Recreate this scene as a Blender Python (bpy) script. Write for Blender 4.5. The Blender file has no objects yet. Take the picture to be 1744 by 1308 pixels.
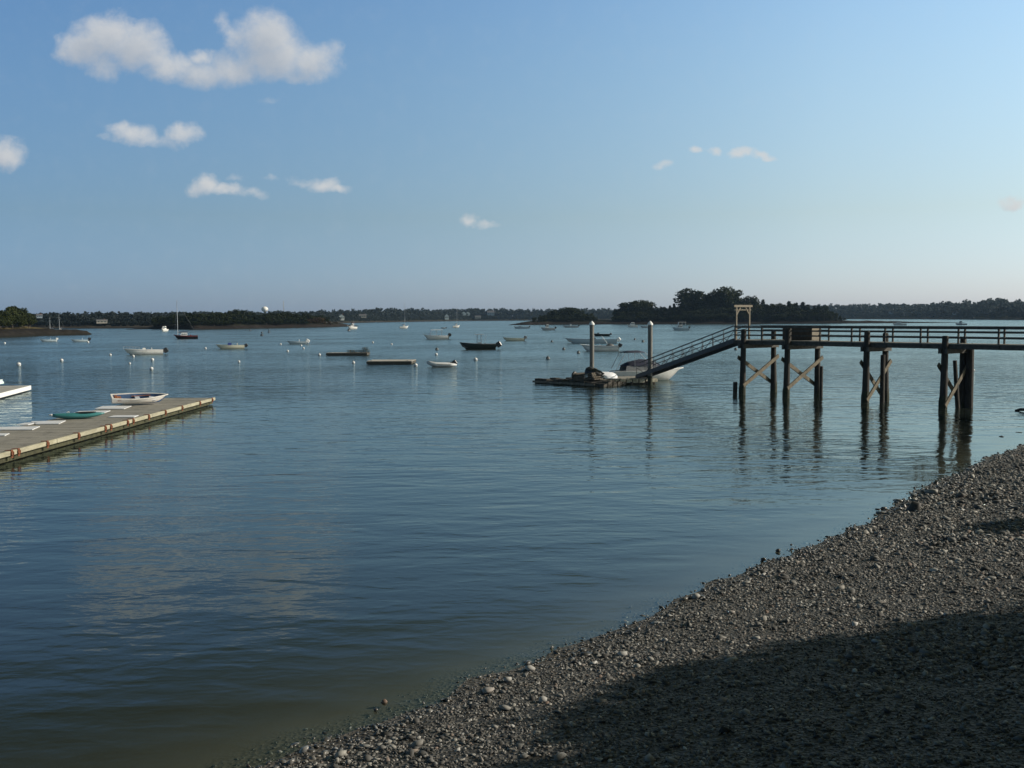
import bpy, math, random
import numpy as np
from mathutils import Matrix, Vector

S = bpy.context.scene
C = S.collection
R = math.radians
random.seed(7)
RNG = np.random.default_rng(11)

# ------------------------------------------------------------------ camera
W0, H0, FPX = 1744.0, 1308.0, 1675.0
EYE = 5.8
PITCH, ROLL = 3.86, -0.30
cd = bpy.data.cameras.new('camera')
cam = bpy.data.objects.new('camera', cd)
C.objects.link(cam)
cd.sensor_width = 36.0
cd.lens = 36.0 * FPX / W0
cd.clip_start, cd.clip_end = 0.1, 20000
CM = Matrix.Rotation(math.pi / 2 - R(PITCH), 3, 'X') @ Matrix.Rotation(R(ROLL), 3, 'Z')
cam.matrix_world = Matrix.Translation((0, 0, EYE)) @ CM.to_4x4()
S.camera = cam
S.render.engine = 'CYCLES'
S.render.resolution_x, S.render.resolution_y = 1024, 768
S.cycles.use_denoising = True
S.cycles.max_bounces = 6
S.cycles.transparent_max_bounces = 8
S.cycles.volume_bounces = 0
S.cycles.sample_clamp_indirect = 4
S.view_settings.view_transform = 'Standard'
S.view_settings.look = 'None'
S.view_settings.exposure = 0.0
S.view_settings.gamma = 1.0

def ray(px, py):
    return CM @ Vector(((px - W0 / 2) / FPX, -(py - H0 / 2) / FPX, -1.0))
def P(px, py, z=0.0):                      # the point of the plane at height z seen at a photo pixel
    d = ray(px, py)
    return Vector((0, 0, EYE)) + d * ((z - EYE) / d.z)
def PD(px, py, dist):                      # the point seen at a photo pixel at forward distance dist
    d = ray(px, py)
    return Vector((0, 0, EYE)) + d * (dist / d.y)

# ------------------------------------------------------------------ sun and sky
SUN_EL, SUN_AZ = 27.0, 87.0                # azimuth clockwise from the view direction
SKY_STRENGTH = 0.095
sl = bpy.data.lights.new('sun', 'SUN')
so = bpy.data.objects.new('sun', sl)
C.objects.link(so)
sl.energy, sl.angle, sl.color = 5.0, R(0.55), (1.0, 0.91, 0.79)
SD = Vector((math.sin(R(SUN_AZ)) * math.cos(R(SUN_EL)), math.cos(R(SUN_AZ)) * math.cos(R(SUN_EL)), math.sin(R(SUN_EL))))
so.rotation_euler = SD.to_track_quat('Z', 'Y').to_euler()

class NT:                                   # small node-tree helper
    def __init__(s, tree): s.t = tree
    def n(s, kind, **kw):
        nd = s.t.nodes.new(kind)
        for k, v in kw.items(): setattr(nd, k, v)
        return nd
    def put(s, sock, v):
        if v is None: return
        if hasattr(v, 'is_output'): s.t.links.new(v, sock)
        else: sock.default_value = v
    def m(s, op, a, b=None, c=None, clamp=False):
        nd = s.n('ShaderNodeMath', operation=op, use_clamp=clamp)
        for i, v in enumerate((a, b, c)): s.put(nd.inputs[i], v)
        return nd.outputs[0]
    def vm(s, op, a, b=None):
        nd = s.n('ShaderNodeVectorMath', operation=op)
        s.put(nd.inputs[0], a); s.put(nd.inputs[1], b)
        return nd.outputs[1] if op == 'LENGTH' else nd.outputs[0]
    def noise(s, vec, scale, detail=2.0, rough=0.5, dist=0.0):
        nd = s.n('ShaderNodeTexNoise')
        s.put(nd.inputs['Vector'], vec); nd.inputs['Scale'].default_value = scale
        nd.inputs['Detail'].default_value = detail; nd.inputs['Roughness'].default_value = rough
        nd.inputs['Distortion'].default_value = dist
        return nd
    def ramp(s, f, stops):
        nd = s.n('ShaderNodeValToRGB'); s.put(nd.inputs[0], f)
        e = nd.color_ramp.elements
        e[0].position, e[0].color = stops[0][0], (*stops[0][1], 1)
        e[1].position, e[1].color = stops[-1][0], (*stops[-1][1], 1)
        for p, c in stops[1:-1]:
            x = e.new(p); x.color = (*c, 1)
        return nd.outputs[0]
    def mix(s, f, a, b, blend='MIX'):
        nd = s.n('ShaderNodeMix', data_type='RGBA', blend_type=blend)
        s.put(nd.inputs[0], f); s.put(nd.inputs[6], a); s.put(nd.inputs[7], b)
        return nd.outputs[2]
    def maprange(s, v, a, b, c=0.0, d=1.0, smooth=True):
        nd = s.n('ShaderNodeMapRange')
        if smooth: nd.interpolation_type = 'SMOOTHSTEP'
        s.put(nd.inputs[0], v)
        for i, x in enumerate((a, b, c, d)): s.put(nd.inputs[i + 1], x)
        return nd.outputs[0]

# clouds: (photo x, photo y, radius x, radius y, weight)
CLOUDS = [(190, 66, 62, 40, 1.0), (150, 84, 52, 30, 1.0), (228, 74, 58, 42, 1.0), (128, 92, 34, 17, .75), (175, 108, 34, 26, .7),
          (290, 108, 62, 26, .85), (262, 92, 34, 26, .8), (352, 118, 72, 25, .85), (345, 92, 30, 16, .8), (400, 110, 60, 32, .85),
          (448, 62, 54, 42, 1.05), (470, 95, 70, 42, 1.0), (405, 62, 26, 28, .6), (382, 36, 17, 22, .5),
          (530, 102, 52, 36, .9), (562, 96, 26, 34, .6), (515, 128, 60, 16, .6),
          (226, 226, 40, 21, .85), (212, 220, 22, 16, .8), (312, 223, 34, 20, .85), (268, 236, 40, 12, .45), (180, 232, 18, 6, .4),
          (2, 262, 42, 27, .95), (-30, 258, 46, 32, .9),
          (352, 312, 32, 21, .9), (382, 323, 36, 13, .8), (425, 328, 30, 9, .45), (408, 302, 14, 6, .3),
          (554, 312, 32, 16, .75), (584, 318, 24, 10, .7), (515, 305, 30, 10, .45), (455, 303, 16, 6, .3),
          (794, 377, 18, 12, .75), (828, 382, 24, 8, .65),
          (1187, 259, 17, 9, .8), (1220, 265, 14, 9, .75), (1261, 266, 18, 10, .85), (1292, 268, 24, 7, .8), (1122, 281, 18, 7, .6),
          (1722, 342, 28, 10, .9), (462, 173, 22, 7, .28)]
wd = bpy.data.worlds.new('World')
S.world = wd
wd.use_nodes = True
wt = wd.node_tree
wt.nodes.clear()
grp = bpy.data.node_groups.new('cloud_density', 'ShaderNodeTree')
grp.interface.new_socket('uv', in_out='INPUT', socket_type='NodeSocketVector')
grp.interface.new_socket('density', in_out='OUTPUT', socket_type='NodeSocketFloat')
g = NT(grp)
gi, go = g.n('NodeGroupInput'), g.n('NodeGroupOutput')
n1 = g.noise(gi.outputs[0], 15.0, 6.0, 0.62)
off = g.vm('MULTIPLY', g.vm('SUBTRACT', n1.outputs['Color'], (0.5, 0.5, 0.5)), (0.055, 0.04, 0.0))
uvd = g.vm('ADD', gi.outputs[0], off)
acc = None
for (cx, cy, rx, ry, w) in CLOUDS:
    d = ray(cx, cy)
    q = g.vm('MULTIPLY', g.vm('SUBTRACT', uvd, (d.x / d.y, d.z / d.y, 0)), (FPX / rx / 1.22, FPX / ry / 1.22, 0))
    v = g.m('MULTIPLY', g.m('SUBTRACT', 1.0, g.m('POWER', g.vm('LENGTH', q), 1.6), clamp=True), w * 1.25)
    acc = v if acc is None else g.m('SMOOTH_MAX', acc, v, 0.12)
n2 = g.noise(gi.outputs[0], 48.0, 8.0, 0.68)
dn = g.m('ADD', acc, g.m('MULTIPLY', g.m('SUBTRACT', n2.outputs[0], 0.5), 1.1))
gate = g.maprange(acc, 0.02, 0.22)
wt_link = g.t.links.new(g.m('MULTIPLY', g.maprange(dn, 0.0, 1.25), gate), go.inputs[0])
k = NT(wt)
tc = k.n('ShaderNodeTexCoord')
sx = k.n('ShaderNodeSeparateXYZ'); wt.links.new(tc.outputs['Generated'], sx.inputs[0])
yy = k.m('MAXIMUM', sx.outputs[1], 0.02)
cb = k.n('ShaderNodeCombineXYZ')
wt.links.new(k.m('DIVIDE', sx.outputs[0], yy), cb.inputs[0]); wt.links.new(k.m('DIVIDE', sx.outputs[2], yy), cb.inputs[1])
def dens(vec):
    nd = k.n('ShaderNodeGroup'); nd.node_tree = grp
    k.put(nd.inputs[0], vec); return nd.outputs[0]
d0 = dens(cb.outputs[0])
d1 = k.m('ADD', k.m('MULTIPLY', dens(k.vm('ADD', cb.outputs[0], (0.007, 0.010, 0))), .5), k.m('MULTIPLY', dens(k.vm('ADD', cb.outputs[0], (0.014, 0.022, 0))), .6))
front = k.maprange(sx.outputs[1], 0.05, 0.2)
sky = k.n('ShaderNodeTexSky', sky_type='NISHITA', sun_disc=False)
sky.sun_elevation, sky.sun_rotation = R(SUN_EL), R(SUN_AZ)
sky.air_density, sky.dust_density, sky.ozone_density, sky.altitude = 1.0, 0.35, 4.0, 0
z1 = k.m('MINIMUM', sx.outputs[2], .33)
z2 = k.m('MINIMUM', k.m('MULTIPLY', k.m('MAXIMUM', k.m('SUBTRACT', sx.outputs[2], .30), 0), 3.0), .5)
z3 = k.m('SUBTRACT', 1.0, k.m('MULTIPLY', sx.outputs[2], 10.0), None, True)
x1 = k.m('SUBTRACT', sx.outputs[0], k.m('MULTIPLY', k.m('MAXIMUM', k.m('SUBTRACT', sx.outputs[0], .3), 0), .6))
tint = k.n('ShaderNodeCombineXYZ')           # sky brightens towards the sun side, hazy blue horizon, darker zenith
zb = k.m('MULTIPLY', k.m('MULTIPLY', z1, k.m('SUBTRACT', .33, z1)), 36.7)
for i_, (a_, b_, c_, t_, h_, q_) in enumerate(((-.31, 1.12, 2.55, 1.6, .0, .27), (-.33, .80, 2.76, 2.2, .18, .21), (-.19, .46, 2.2, 4.2, .50, .07))):
    e_ = k.m('ADD', k.m('ADD', k.m('MULTIPLY', x1, b_), k.m('MULTIPLY', z1, c_)), a_)
    e_ = k.m('ADD', k.m('SUBTRACT', e_, k.m('MULTIPLY', z2, t_)), k.m('MULTIPLY', z3, h_))
    e_ = k.m('ADD', e_, k.m('MULTIPLY', zb, q_))
    wt.links.new(k.m('POWER', 2.71828, e_), tint.inputs[i_])
skyc = k.mix(1.0, sky.outputs[0], tint.outputs[0], 'MULTIPLY')
lit = k.m('SUBTRACT', 1.0, k.m('MULTIPLY', d1, 0.72))
cc = k.mix(lit, (3.9, 4.4, 5.1, 1), (6.9, 6.95, 6.95, 1))
alpha = k.m('MULTIPLY', k.m('MULTIPLY', d0, front), 0.88)
fin = k.mix(alpha, skyc, cc)
bg = k.n('ShaderNodeBackground'); bg.inputs[1].default_value = SKY_STRENGTH
wt.links.new(fin, bg.inputs[0])
wo = k.n('ShaderNodeOutputWorld'); wt.links.new(bg.outputs[0], wo.inputs[0])
wd.cycles.sampling_method = 'MANUAL'; wd.cycles.sample_map_resolution = 512

# ------------------------------------------------------------------ mesh helpers
class MB:
    def __init__(s): s.v, s.f = [], []
    def add(s, vs, fs):
        o = len(s.v); s.v += [tuple(v) for v in vs]; s.f += [tuple(i + o for i in f) for f in fs]; return s
    def box(s, c, sz, rz=0.0, ch=0.0):
        x, y, z = sz[0] / 2, sz[1] / 2, sz[2] / 2
        M = Matrix.Translation(c) @ Matrix.Rotation(rz, 4, 'Z')
        return s.xbox(M, x, y, z, ch)
    def xbox(s, M, x, y, z, ch=0.0):
        if ch <= 0:
            vs = [(i * x, j * y, l * z) for l in (-1, 1) for i, j in ((-1, -1), (1, -1), (1, 1), (-1, 1))]
            fs = [(3, 2, 1, 0), (4, 5, 6, 7), (0, 1, 5, 4), (1, 2, 6, 5), (2, 3, 7, 6), (3, 0, 4, 7)]
        else:                                  # chamfered top and bottom rim and corners
            def ring(a, b, zz, c):
                return [(-a + c, -b, zz), (a - c, -b, zz), (a, -b + c, zz), (a, b - c, zz), (a - c, b, zz), (-a + c, b, zz), (-a, b - c, zz), (-a, -b + c, zz)]
            vs = ring(x - ch, y - ch, -z, ch * .4) + ring(x, y, -z + ch, ch) + ring(x, y, z - ch, ch) + ring(x - ch, y - ch, z, ch * .4)
            fs = [tuple(range(7, -1, -1)), tuple(range(24, 32))]
            for r_ in range(3):
                fs += [(r_ * 8 + i, r_ * 8 + (i + 1) % 8, r_ * 8 + 8 + (i + 1) % 8, r_ * 8 + 8 + i) for i in range(8)]
        return s.add([M @ Vector(v) for v in vs], fs)
    def beam(s, a, b, w, h, up=(0, 0, 1), ch=0.0):
        a, b = Vector(a), Vector(b); d = b - a; L = d.length; x = d / L
        y = Vector(up).cross(x)
        if y.length < 1e-4: y = Vector((0, 1, 0)).cross(x)
        y.normalize(); z = x.cross(y)
        M = Matrix(((x.x, y.x, z.x, 0), (x.y, y.y, z.y, 0), (x.z, y.z, z.z, 0), (0, 0, 0, 1)))
        return s.xbox(Matrix.Translation((a + b) / 2) @ M, L / 2, w / 2, h / 2, ch)
    def tube(s, pts, rad, n=8, caps=True):
        pts = [Vector(p) for p in pts]; rs = rad if isinstance(rad, (list, tuple)) else [rad] * len(pts)
        rings, ref = [], None
        for i, p in enumerate(pts):
            d = (pts[min(i + 1, len(pts) - 1)] - pts[max(i - 1, 0)]).normalized()
            if ref is None: ref = Vector((0, 0, 1)) if abs(d.z) < .9 else Vector((1, 0, 0))
            u = (ref - d * ref.dot(d)).normalized(); w = d.cross(u)
            rings.append([p + (u * math.cos(t) + w * math.sin(t)) * rs[i] for t in (2 * math.pi * j / n for j in range(n))])
        return s.loft(rings, True, caps)
    def loft(s, rings, closed=True, caps=True):
        n = len(rings[0]); vs = [v for r in rings for v in r]; fs = []
        for i in range(len(rings) - 1):
            for j in range(n if closed else n - 1):
                a, b = i * n + j, i * n + (j + 1) % n
                fs.append((a, b, b + n, a + n))
        if caps: fs += [tuple(range(n - 1, -1, -1)), tuple(range((len(rings) - 1) * n, len(rings) * n))]
        return s.add(vs, fs)
    def ball(s, c, r, nu=10, nv=7):
        r = (r, r, r) if not isinstance(r, (tuple, list)) else r
        rings = [[(c[0] + r[0] * math.sin(t) * math.cos(u), c[1] + r[1] * math.sin(t) * math.sin(u), c[2] - r[2] * math.cos(t))
                  for u in (2 * math.pi * j / nu for j in range(nu))] for t in (math.pi * (i + .02) / (nv + .04) for i in range(nv + 1))]
        return s.loft(rings)
    def build(s, name, mat, parent=None, smooth=False):
        me = bpy.data.meshes.new(name); me.from_pydata(s.v, [], s.f); me.update()
        if smooth: me.shade_smooth()
        me.materials.append(mat)
        o = bpy.data.objects.new(name, me); C.objects.link(o)
        if parent is not None: o.parent = parent
        return o

def npmesh(name, V, F, mat, smooth=False, col=None, parent=None):   # F: (m, 3) or (m, 4)
    me = bpy.data.meshes.new(name); n, m, q = len(V), len(F), F.shape[1]
    me.vertices.add(n); me.vertices.foreach_set('co', np.ascontiguousarray(V, np.float32).ravel())
    me.loops.add(m * q); me.loops.foreach_set('vertex_index', np.ascontiguousarray(F, np.int32).ravel())
    me.polygons.add(m); me.polygons.foreach_set('loop_start', np.arange(0, m * q, q, dtype=np.int32))
    try: me.polygons.foreach_set('loop_total', np.full(m, q, np.int32))
    except Exception: pass
    me.update(calc_edges=True); me.validate()
    if smooth: me.shade_smooth()
    if col is not None:
        for nm, arr in col.items():
            at = me.attributes.new(nm, 'FLOAT', 'POINT'); at.data.foreach_set('value', np.ascontiguousarray(arr, np.float32))
    me.materials.append(mat)
    o = bpy.data.objects.new(name, me); C.objects.link(o)
    if parent is not None: o.parent = parent
    return o

def tag(o, label, cat=None, group=None, kind=None):
    if label: o['label'] = label
    if cat: o['category'] = cat
    if group: o['group'] = group
    if kind: o['kind'] = kind
    return o
def thing(name, label, cat, loc, rz=0.0, group=None):
    o = bpy.data.objects.new(name, None); C.objects.link(o)
    o.empty_display_size = .2; o.location = loc; o.rotation_euler = (0, 0, rz)
    return tag(o, label, cat, group)
def dup(root, loc, rz, sc, label, group=None):
    r = root.copy(); C.objects.link(r); r.location = loc; r.rotation_euler = (0, 0, rz); r.scale = sc
    r['label'] = label
    if group: r['group'] = group
    for ch in root.children:
        c = ch.copy(); C.objects.link(c); c.parent = r
        for gch in ch.children:
            d = gch.copy(); C.objects.link(d); d.parent = c
    return r

# ------------------------------------------------------------------ materials
MATS = {}
def mat(name, base, rough=.6, var=.0, scale=6.0, bump=0.0, metal=0.0, spec=.5, stretch=(1, 1, 1), dark=None, dscale=1.5, damt=.6):
    if name in MATS: return MATS[name]
    m = bpy.data.materials.new(name); m.use_nodes = True; t = NT(m.node_tree)
    b = m.node_tree.nodes['Principled BSDF']
    b.inputs['Roughness'].default_value = rough; b.inputs['Metallic'].default_value = metal
    b.inputs['Specular IOR Level'].default_value = spec
    tcx = t.n('ShaderNodeTexCoord')
    vec = t.vm('MULTIPLY', tcx.outputs['Object'], stretch)
    col = (*base, 1)
    if var:
        nz = t.noise(vec, scale, 4, .6)
        lo = tuple(max(0, c * (1 - var)) for c in base); hi = tuple(min(1, c * (1 + var)) for c in base)
        col = t.ramp(nz.outputs[0], [(.3, lo), (.7, hi)])
    if dark is not None:
        nz2 = t.noise(tcx.outputs['Object'], dscale, 5, .65)
        col = t.mix(t.maprange(nz2.outputs[0], .5, .72, 0, damt), col, (*dark, 1))
    t.put(b.inputs['Base Color'], col)
    if bump:
        nb = t.noise(vec, scale * 2.2, 5, .65)
        bp = t.n('ShaderNodeBump'); bp.inputs['Strength'].default_value = 1.0; bp.inputs['Distance'].default_value = bump
        t.put(bp.inputs['Height'], nb.outputs[0]); t.put(b.inputs['Normal'], bp.outputs[0])
    MATS[name] = m
    return m
white = lambda: mat('white_gelcoat', (.72, .71, .68), .28, .06, 3.0, dark=(.45, .43, .36), dscale=2.0, damt=.35)
cream = lambda: mat('cream_gelcoat', (.60, .58, .46), .35, .08, 3.0, dark=(.36, .34, .25), damt=.4)
paleblue = lambda: mat('pale_blue_gelcoat', (.42, .50, .55), .35, .06, 3.0)
greyhull = lambda: mat('grey_rubber_hull', (.40, .42, .43), .55, .08, 4.0)
darkhull = lambda: mat('dark_green_hull', (.018, .026, .024), .3, .15, 3.0)
blackhull = lambda: mat('black_hull_paint', (.012, .014, .017), .3, .15, 3.0)
maroon = lambda: mat('maroon_paint', (.13, .022, .025), .4, .1, 3.0)
blackm = lambda: mat('black_outboard_paint', (.014, .015, .017), .35, .1, 4.0)
whitem = lambda: mat('white_outboard_paint', (.62, .63, .63), .35, .05, 4.0)
inner = lambda: mat('cockpit_liner', (.46, .46, .43), .55, .1, 3.0)
darkin = lambda: mat('dark_cockpit_liner', (.10, .10, .10), .6, .2, 3.0)
navy = lambda: mat('navy_canvas', (.018, .022, .045), .85, .25, 9.0, .004)
bluec = lambda: mat('blue_canvas', (.02, .045, .20), .85, .2, 6.0, .004)
greyc = lambda: mat('grey_canvas', (.20, .205, .21), .85, .15, 6.0, .004)
alu = lambda: mat('aluminium', (.42, .44, .46), .45, .1, 5.0, 0, .7)
galv = lambda: mat('galvanised_steel', (.22, .24, .25), .5, .2, 6.0, 0, .5)
rust = lambda: mat('rusty_iron', (.16, .055, .025), .9, .5, 14.0, .006)
glassm = lambda: mat('tinted_acrylic', (.02, .03, .035), .08, 0, 1)
pierwood = lambda: mat('weathered_pier_timber', (.078, .073, .063), .85, .45, 5.0, .006, stretch=(1, 1, 1), dark=(.03, .03, .026))
pilewood = lambda: mat('tarred_piling', (.034, .030, .025), .85, .5, 3.0, .012, stretch=(3, 3, .6), dark=(.018, .02, .016), dscale=.8)
palewood = lambda: mat('pale_and_sunlit_lumber', (.175, .15, .11), .75, .25, 4.0, .003, stretch=(3, 3, 1))
brace = lambda: mat('cross_brace_plank', (.13, .11, .075), .85, .45, 4.0, .006, dark=(.04, .04, .03))
deckgrey = lambda: mat('silvered_deck_plank', (.26, .245, .21), .85, .25, 2.2, .004, stretch=(.5, 9, 1), dark=(.10, .095, .085), dscale=.9)

# ------------------------------------------------------------------ shoreline and ground
SHORE_PX = [(420, 1297), (520, 1256), (600, 1232), (660, 1207), (740, 1180), (820, 1150), (900, 1123), (960, 1098), (1060, 1065),
            (1100, 1040), (1180, 1010), (1260, 970), (1320, 945), (1400, 915), (1500, 865), (1600, 812), (1680, 778), (1744, 752)]
SH = np.array([(-60., -75.), (-24., -14.), (-11., 4.5)] + [tuple(P(x, y, 0)[:2]) for x, y in SHORE_PX] + [(29, 47.5), (36, 49), (50, 53), (80, 64), (140, 110), (300, 200), (700, 500)])
def sdist(X, Y):                            # signed distance to the shoreline, land positive
    best = np.full(X.shape, 1e9); sg = np.zeros(X.shape)
    for a, b in zip(SH[:-1], SH[1:]):
        d = b - a; L2 = d @ d
        t = np.clip(((X - a[0]) * d[0] + (Y - a[1]) * d[1]) / L2, 0, 1)
        dx, dy = X - a[0] - t * d[0], Y - a[1] - t * d[1]
        ds = dx * dx + dy * dy
        cr = d[0] * (Y - a[1]) - d[1] * (X - a[0])
        m = ds < best - 1e-9
        best = np.where(m, ds, best); sg = np.where(m, np.where(cr > 0, -1., 1.), sg)
    return np.sqrt(best) * sg
def vnoise(X, Y, s, seed=0):                # smooth value noise
    xs, ys = X / s + seed * 17.3, Y / s - seed * 9.1
    xi, yi = np.floor(xs).astype(np.int64), np.floor(ys).astype(np.int64)
    fx, fy = xs - xi, ys - yi
    fx, fy = fx * fx * (3 - 2 * fx), fy * fy * (3 - 2 * fy)
    def h(a, b):
        q = (a * 374761393 + b * 668265263 + seed * 1442695) & 0xffffffff
        q = ((q ^ (q >> 13)) * 1274126177) & 0xffffffff
        return ((q ^ (q >> 16)) & 0xffff) / 65535.0
    return (h(xi, yi) * (1 - fx) + h(xi + 1, yi) * fx) * (1 - fy) + (h(xi, yi + 1) * (1 - fx) + h(xi + 1, yi + 1) * fx) * fy - .5
def ground(X, Y):
    X, Y = np.asarray(X, float), np.asarray(Y, float)
    d = sdist(X, Y) - .22 + .28 * vnoise(X, Y, 2.2, 1) + .16 * vnoise(X, Y, .7, 2)
    z = np.where(d < 0, np.maximum(-4.0, d * .11), d * .115)
    z += np.where(d > 8.5, 2.3 * np.clip((d - 8.5) / 6, 0, 1) ** 1.3, 0)
    z = np.where(d > 14.5, 1.67 + 2.3 + np.minimum((d - 14.5) * .06, 9), z)
    return z + .05 * vnoise(X, Y, 1.1, 3) + .02 * vnoise(X, Y, .35, 4)

def axis(dense, a, b, step, far_lo, far_hi):
    v = list(np.arange(a, b + 1e-6, step)); s = step
    x = a
    while x > far_lo:
        s *= 1.35; x -= s; v.insert(0, max(x, far_lo))
    s, x = step, b
    while x < far_hi:
        s *= 1.35; x += s; v.append(min(x, far_hi))
    return np.array(v)
GX, GY = axis(1, -16, 34, .3, -4500, 4500), axis(1, 4, 54, .3, -600, 5200)
def sheet(name, zfun, m, attr=None):
    X, Y = np.meshgrid(GX, GY); n, mm = len(GY), len(GX)
    V = np.stack([X, Y, zfun(X, Y)], -1).reshape(-1, 3)
    i = np.arange(n * mm).reshape(n, mm)
    F = np.stack([i[:-1, :-1], i[:-1, 1:], i[1:, 1:], i[1:, :-1]], -1).reshape(-1, 4)
    return npmesh(name, V, F, m, True, {k_: f(X, Y).ravel() for k_, f in (attr or {}).items()})

def shore_material():
    m = bpy.data.materials.new('wet_shingle'); m.use_nodes = True; t = NT(m.node_tree)
    b = m.node_tree.nodes['Principled BSDF']
    geo = t.n('ShaderNodeNewGeometry')
    vo = t.n('ShaderNodeTexVoronoi'); vo.inputs['Scale'].default_value = 16; t.put(vo.inputs['Vector'], geo.outputs['Position'])
    sp = t.n('ShaderNodeSeparateColor'); t.put(sp.inputs[0], vo.outputs['Color'])
    col = t.ramp(sp.outputs[0], [(0, (.018, .017, .015)), (.55, (.045, .042, .036)), (1, (.11, .102, .088))])
    sz = t.n('ShaderNodeSeparateXYZ'); t.put(sz.inputs[0], geo.outputs['Position'])
    under = t.maprange(sz.outputs[2], -.12, .06)
    col = t.mix(under, (.135, .112, .082, 1), col)          # silty sand below the tide line
    grass = t.maprange(sz.outputs[2], 3.3, 4.0)
    col = t.mix(grass, col, (.05, .07, .02, 1))
    t.put(b.inputs['Base Color'], col); b.inputs['Roughness'].default_value = .7
    bp = t.n('ShaderNodeBump'); bp.inputs['Distance'].default_value = .03
    t.put(bp.inputs['Height'], t.m('MULTIPLY', vo.outputs['Distance'], under)); t.put(b.inputs['Normal'], bp.outputs[0])
    return m
beach = tag(sheet('beach_and_seabed', ground, shore_material()), 'sloping shingle shore running down under the water', kind='structure')
beach.name = 'ground'

# ------------------------------------------------------------------ water
def water_material():
    m = bpy.data.materials.new('harbour_water'); m.use_nodes = True; t = NT(m.node_tree); m.node_tree.nodes.clear()
    out = t.n('ShaderNodeOutputMaterial')
    geo = t.n('ShaderNodeNewGeometry'); pos = geo.outputs['Position']
    def wave(scl, rot, scale, detail, dist=.3):
        mp = t.n('ShaderNodeMapping'); mp.inputs['Rotation'].default_value = (0, 0, R(rot)); mp.inputs['Scale'].default_value = scl
        t.put(mp.inputs['Vector'], pos)
        return t.noise(mp.outputs[0], scale, detail, .5, dist).outputs[0]
    patch = t.noise(pos, .035, 2, .5).outputs[0]
    sy_ = t.n('ShaderNodeSeparateXYZ'); t.put(sy_.inputs[0], pos)
    pm = t.m('MULTIPLY', t.maprange(patch, .35, .68, .7, 1.3), t.m('MULTIPLY', t.maprange(sy_.outputs[1], 16, 45, .75, 1.5), t.maprange(sy_.outputs[1], 45, 140, 1.0, 4.0)))   # open water beyond the pier is windier
    h1 = t.m('MULTIPLY', wave((.42, 1, 1), 8, .62, 2), .060)
    h2 = t.m('MULTIPLY', wave((.5, 1, 1), -14, 1.9, 2), .022)
    h3 = t.m('MULTIPLY', wave((.65, 1, 1), 25, 6.0, 2), .0045)
    hh = t.m('MULTIPLY', t.m('ADD', t.m('ADD', h1, h2), h3), pm)
    dp = t.n('ShaderNodeAttribute', attribute_name='depth')
    hh = t.m('MULTIPLY', hh, t.maprange(dp.outputs['Fac'], 0.0, 0.5, .25, 1.0))
    bp = t.n('ShaderNodeBump'); bp.inputs['Strength'].default_value = 1; bp.inputs['Distance'].default_value = 1.0
    t.put(bp.inputs['Height'], hh)
    dt = t.n('ShaderNodeVectorMath', operation='DOT_PRODUCT'); t.put(dt.inputs[0], bp.outputs[0]); t.put(dt.inputs[1], geo.outputs['Incoming'])
    fres = t.m('ADD', .02, t.m('MULTIPLY', .98, t.m('POWER', t.m('SUBTRACT', 1.0, t.m('ABSOLUTE', dt.outputs['Value'])), 5.0)), None, True)   # the same seen from above and from below
    gl = t.n('ShaderNodeBsdfGlossy'); t.put(gl.inputs['Roughness'], t.maprange(sy_.outputs[1], 60, 180, .04, .17)); t.put(gl.inputs['Normal'], bp.outputs[0])
    gl.inputs['Color'].default_value = (.75, .85, .83, 1)
    df = t.n('ShaderNodeBsdfDiffuse'); df.inputs['Color'].default_value = (.0195, .0240, .0205, 1)
    tr = t.n('ShaderNodeBsdfTransparent'); tr.inputs['Color'].default_value = (.80, .86, .80, 1)
    turb = t.m('SUBTRACT', 1.0, t.m('POWER', 2.718, t.m('MULTIPLY', dp.outputs['Fac'], -3.2)))
    mb = t.n('ShaderNodeMixShader'); t.put(mb.inputs[0], turb); t.put(mb.inputs[1], tr.outputs[0]); t.put(mb.inputs[2], df.outputs[0])
    ms = t.n('ShaderNodeMixShader'); t.put(ms.inputs[0], fres); t.put(ms.inputs[1], mb.outputs[0]); t.put(ms.inputs[2], gl.outputs[0])
    t.put(out.inputs[0], ms.outputs[0])
    return m
water = sheet('water', lambda X, Y: X * 0, water_material(), {'depth': lambda X, Y: np.maximum(0, -ground(X, Y))})
tag(water, 'calm blue harbour water with fine ripples', kind='structure')

# ------------------------------------------------------------------ pebbles
def pebble_material():
    m = bpy.data.materials.new('beach_pebbles'); m.use_nodes = True; t = NT(m.node_tree)
    b = m.node_tree.nodes['Principled BSDF']
    a = t.n('ShaderNodeAttribute', attribute_name='tone')
    col = t.ramp(a.outputs['Fac'], [(0, (.016, .016, .015)), (.35, (.095, .093, .087)), (.6, (.215, .210, .192)), (.8, (.34, .33, .295)),
                                    (.86, (.16, .10, .07)), (.92, (.38, .375, .35)), (1, (.56, .555, .53))])
    wet = t.n('ShaderNodeAttribute', attribute_name='wet')
    col = t.mix(t.m('MULTIPLY', wet.outputs['Fac'], .6), col, (.018, .018, .017, 1))
    geo = t.n('ShaderNodeNewGeometry')
    nz = t.noise(geo.outputs['Position'], 60, 3, .6)
    col = t.mix(t.maprange(nz.outputs[0], .3, .7, 0, .35), col, (.06, .06, .055, 1))
    t.put(b.inputs['Base Color'], col)
    t.put(b.inputs['Roughness'], t.maprange(wet.outputs['Fac'], 0, 1, .75, .28))
    return m
PM = pebble_material()
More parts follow.
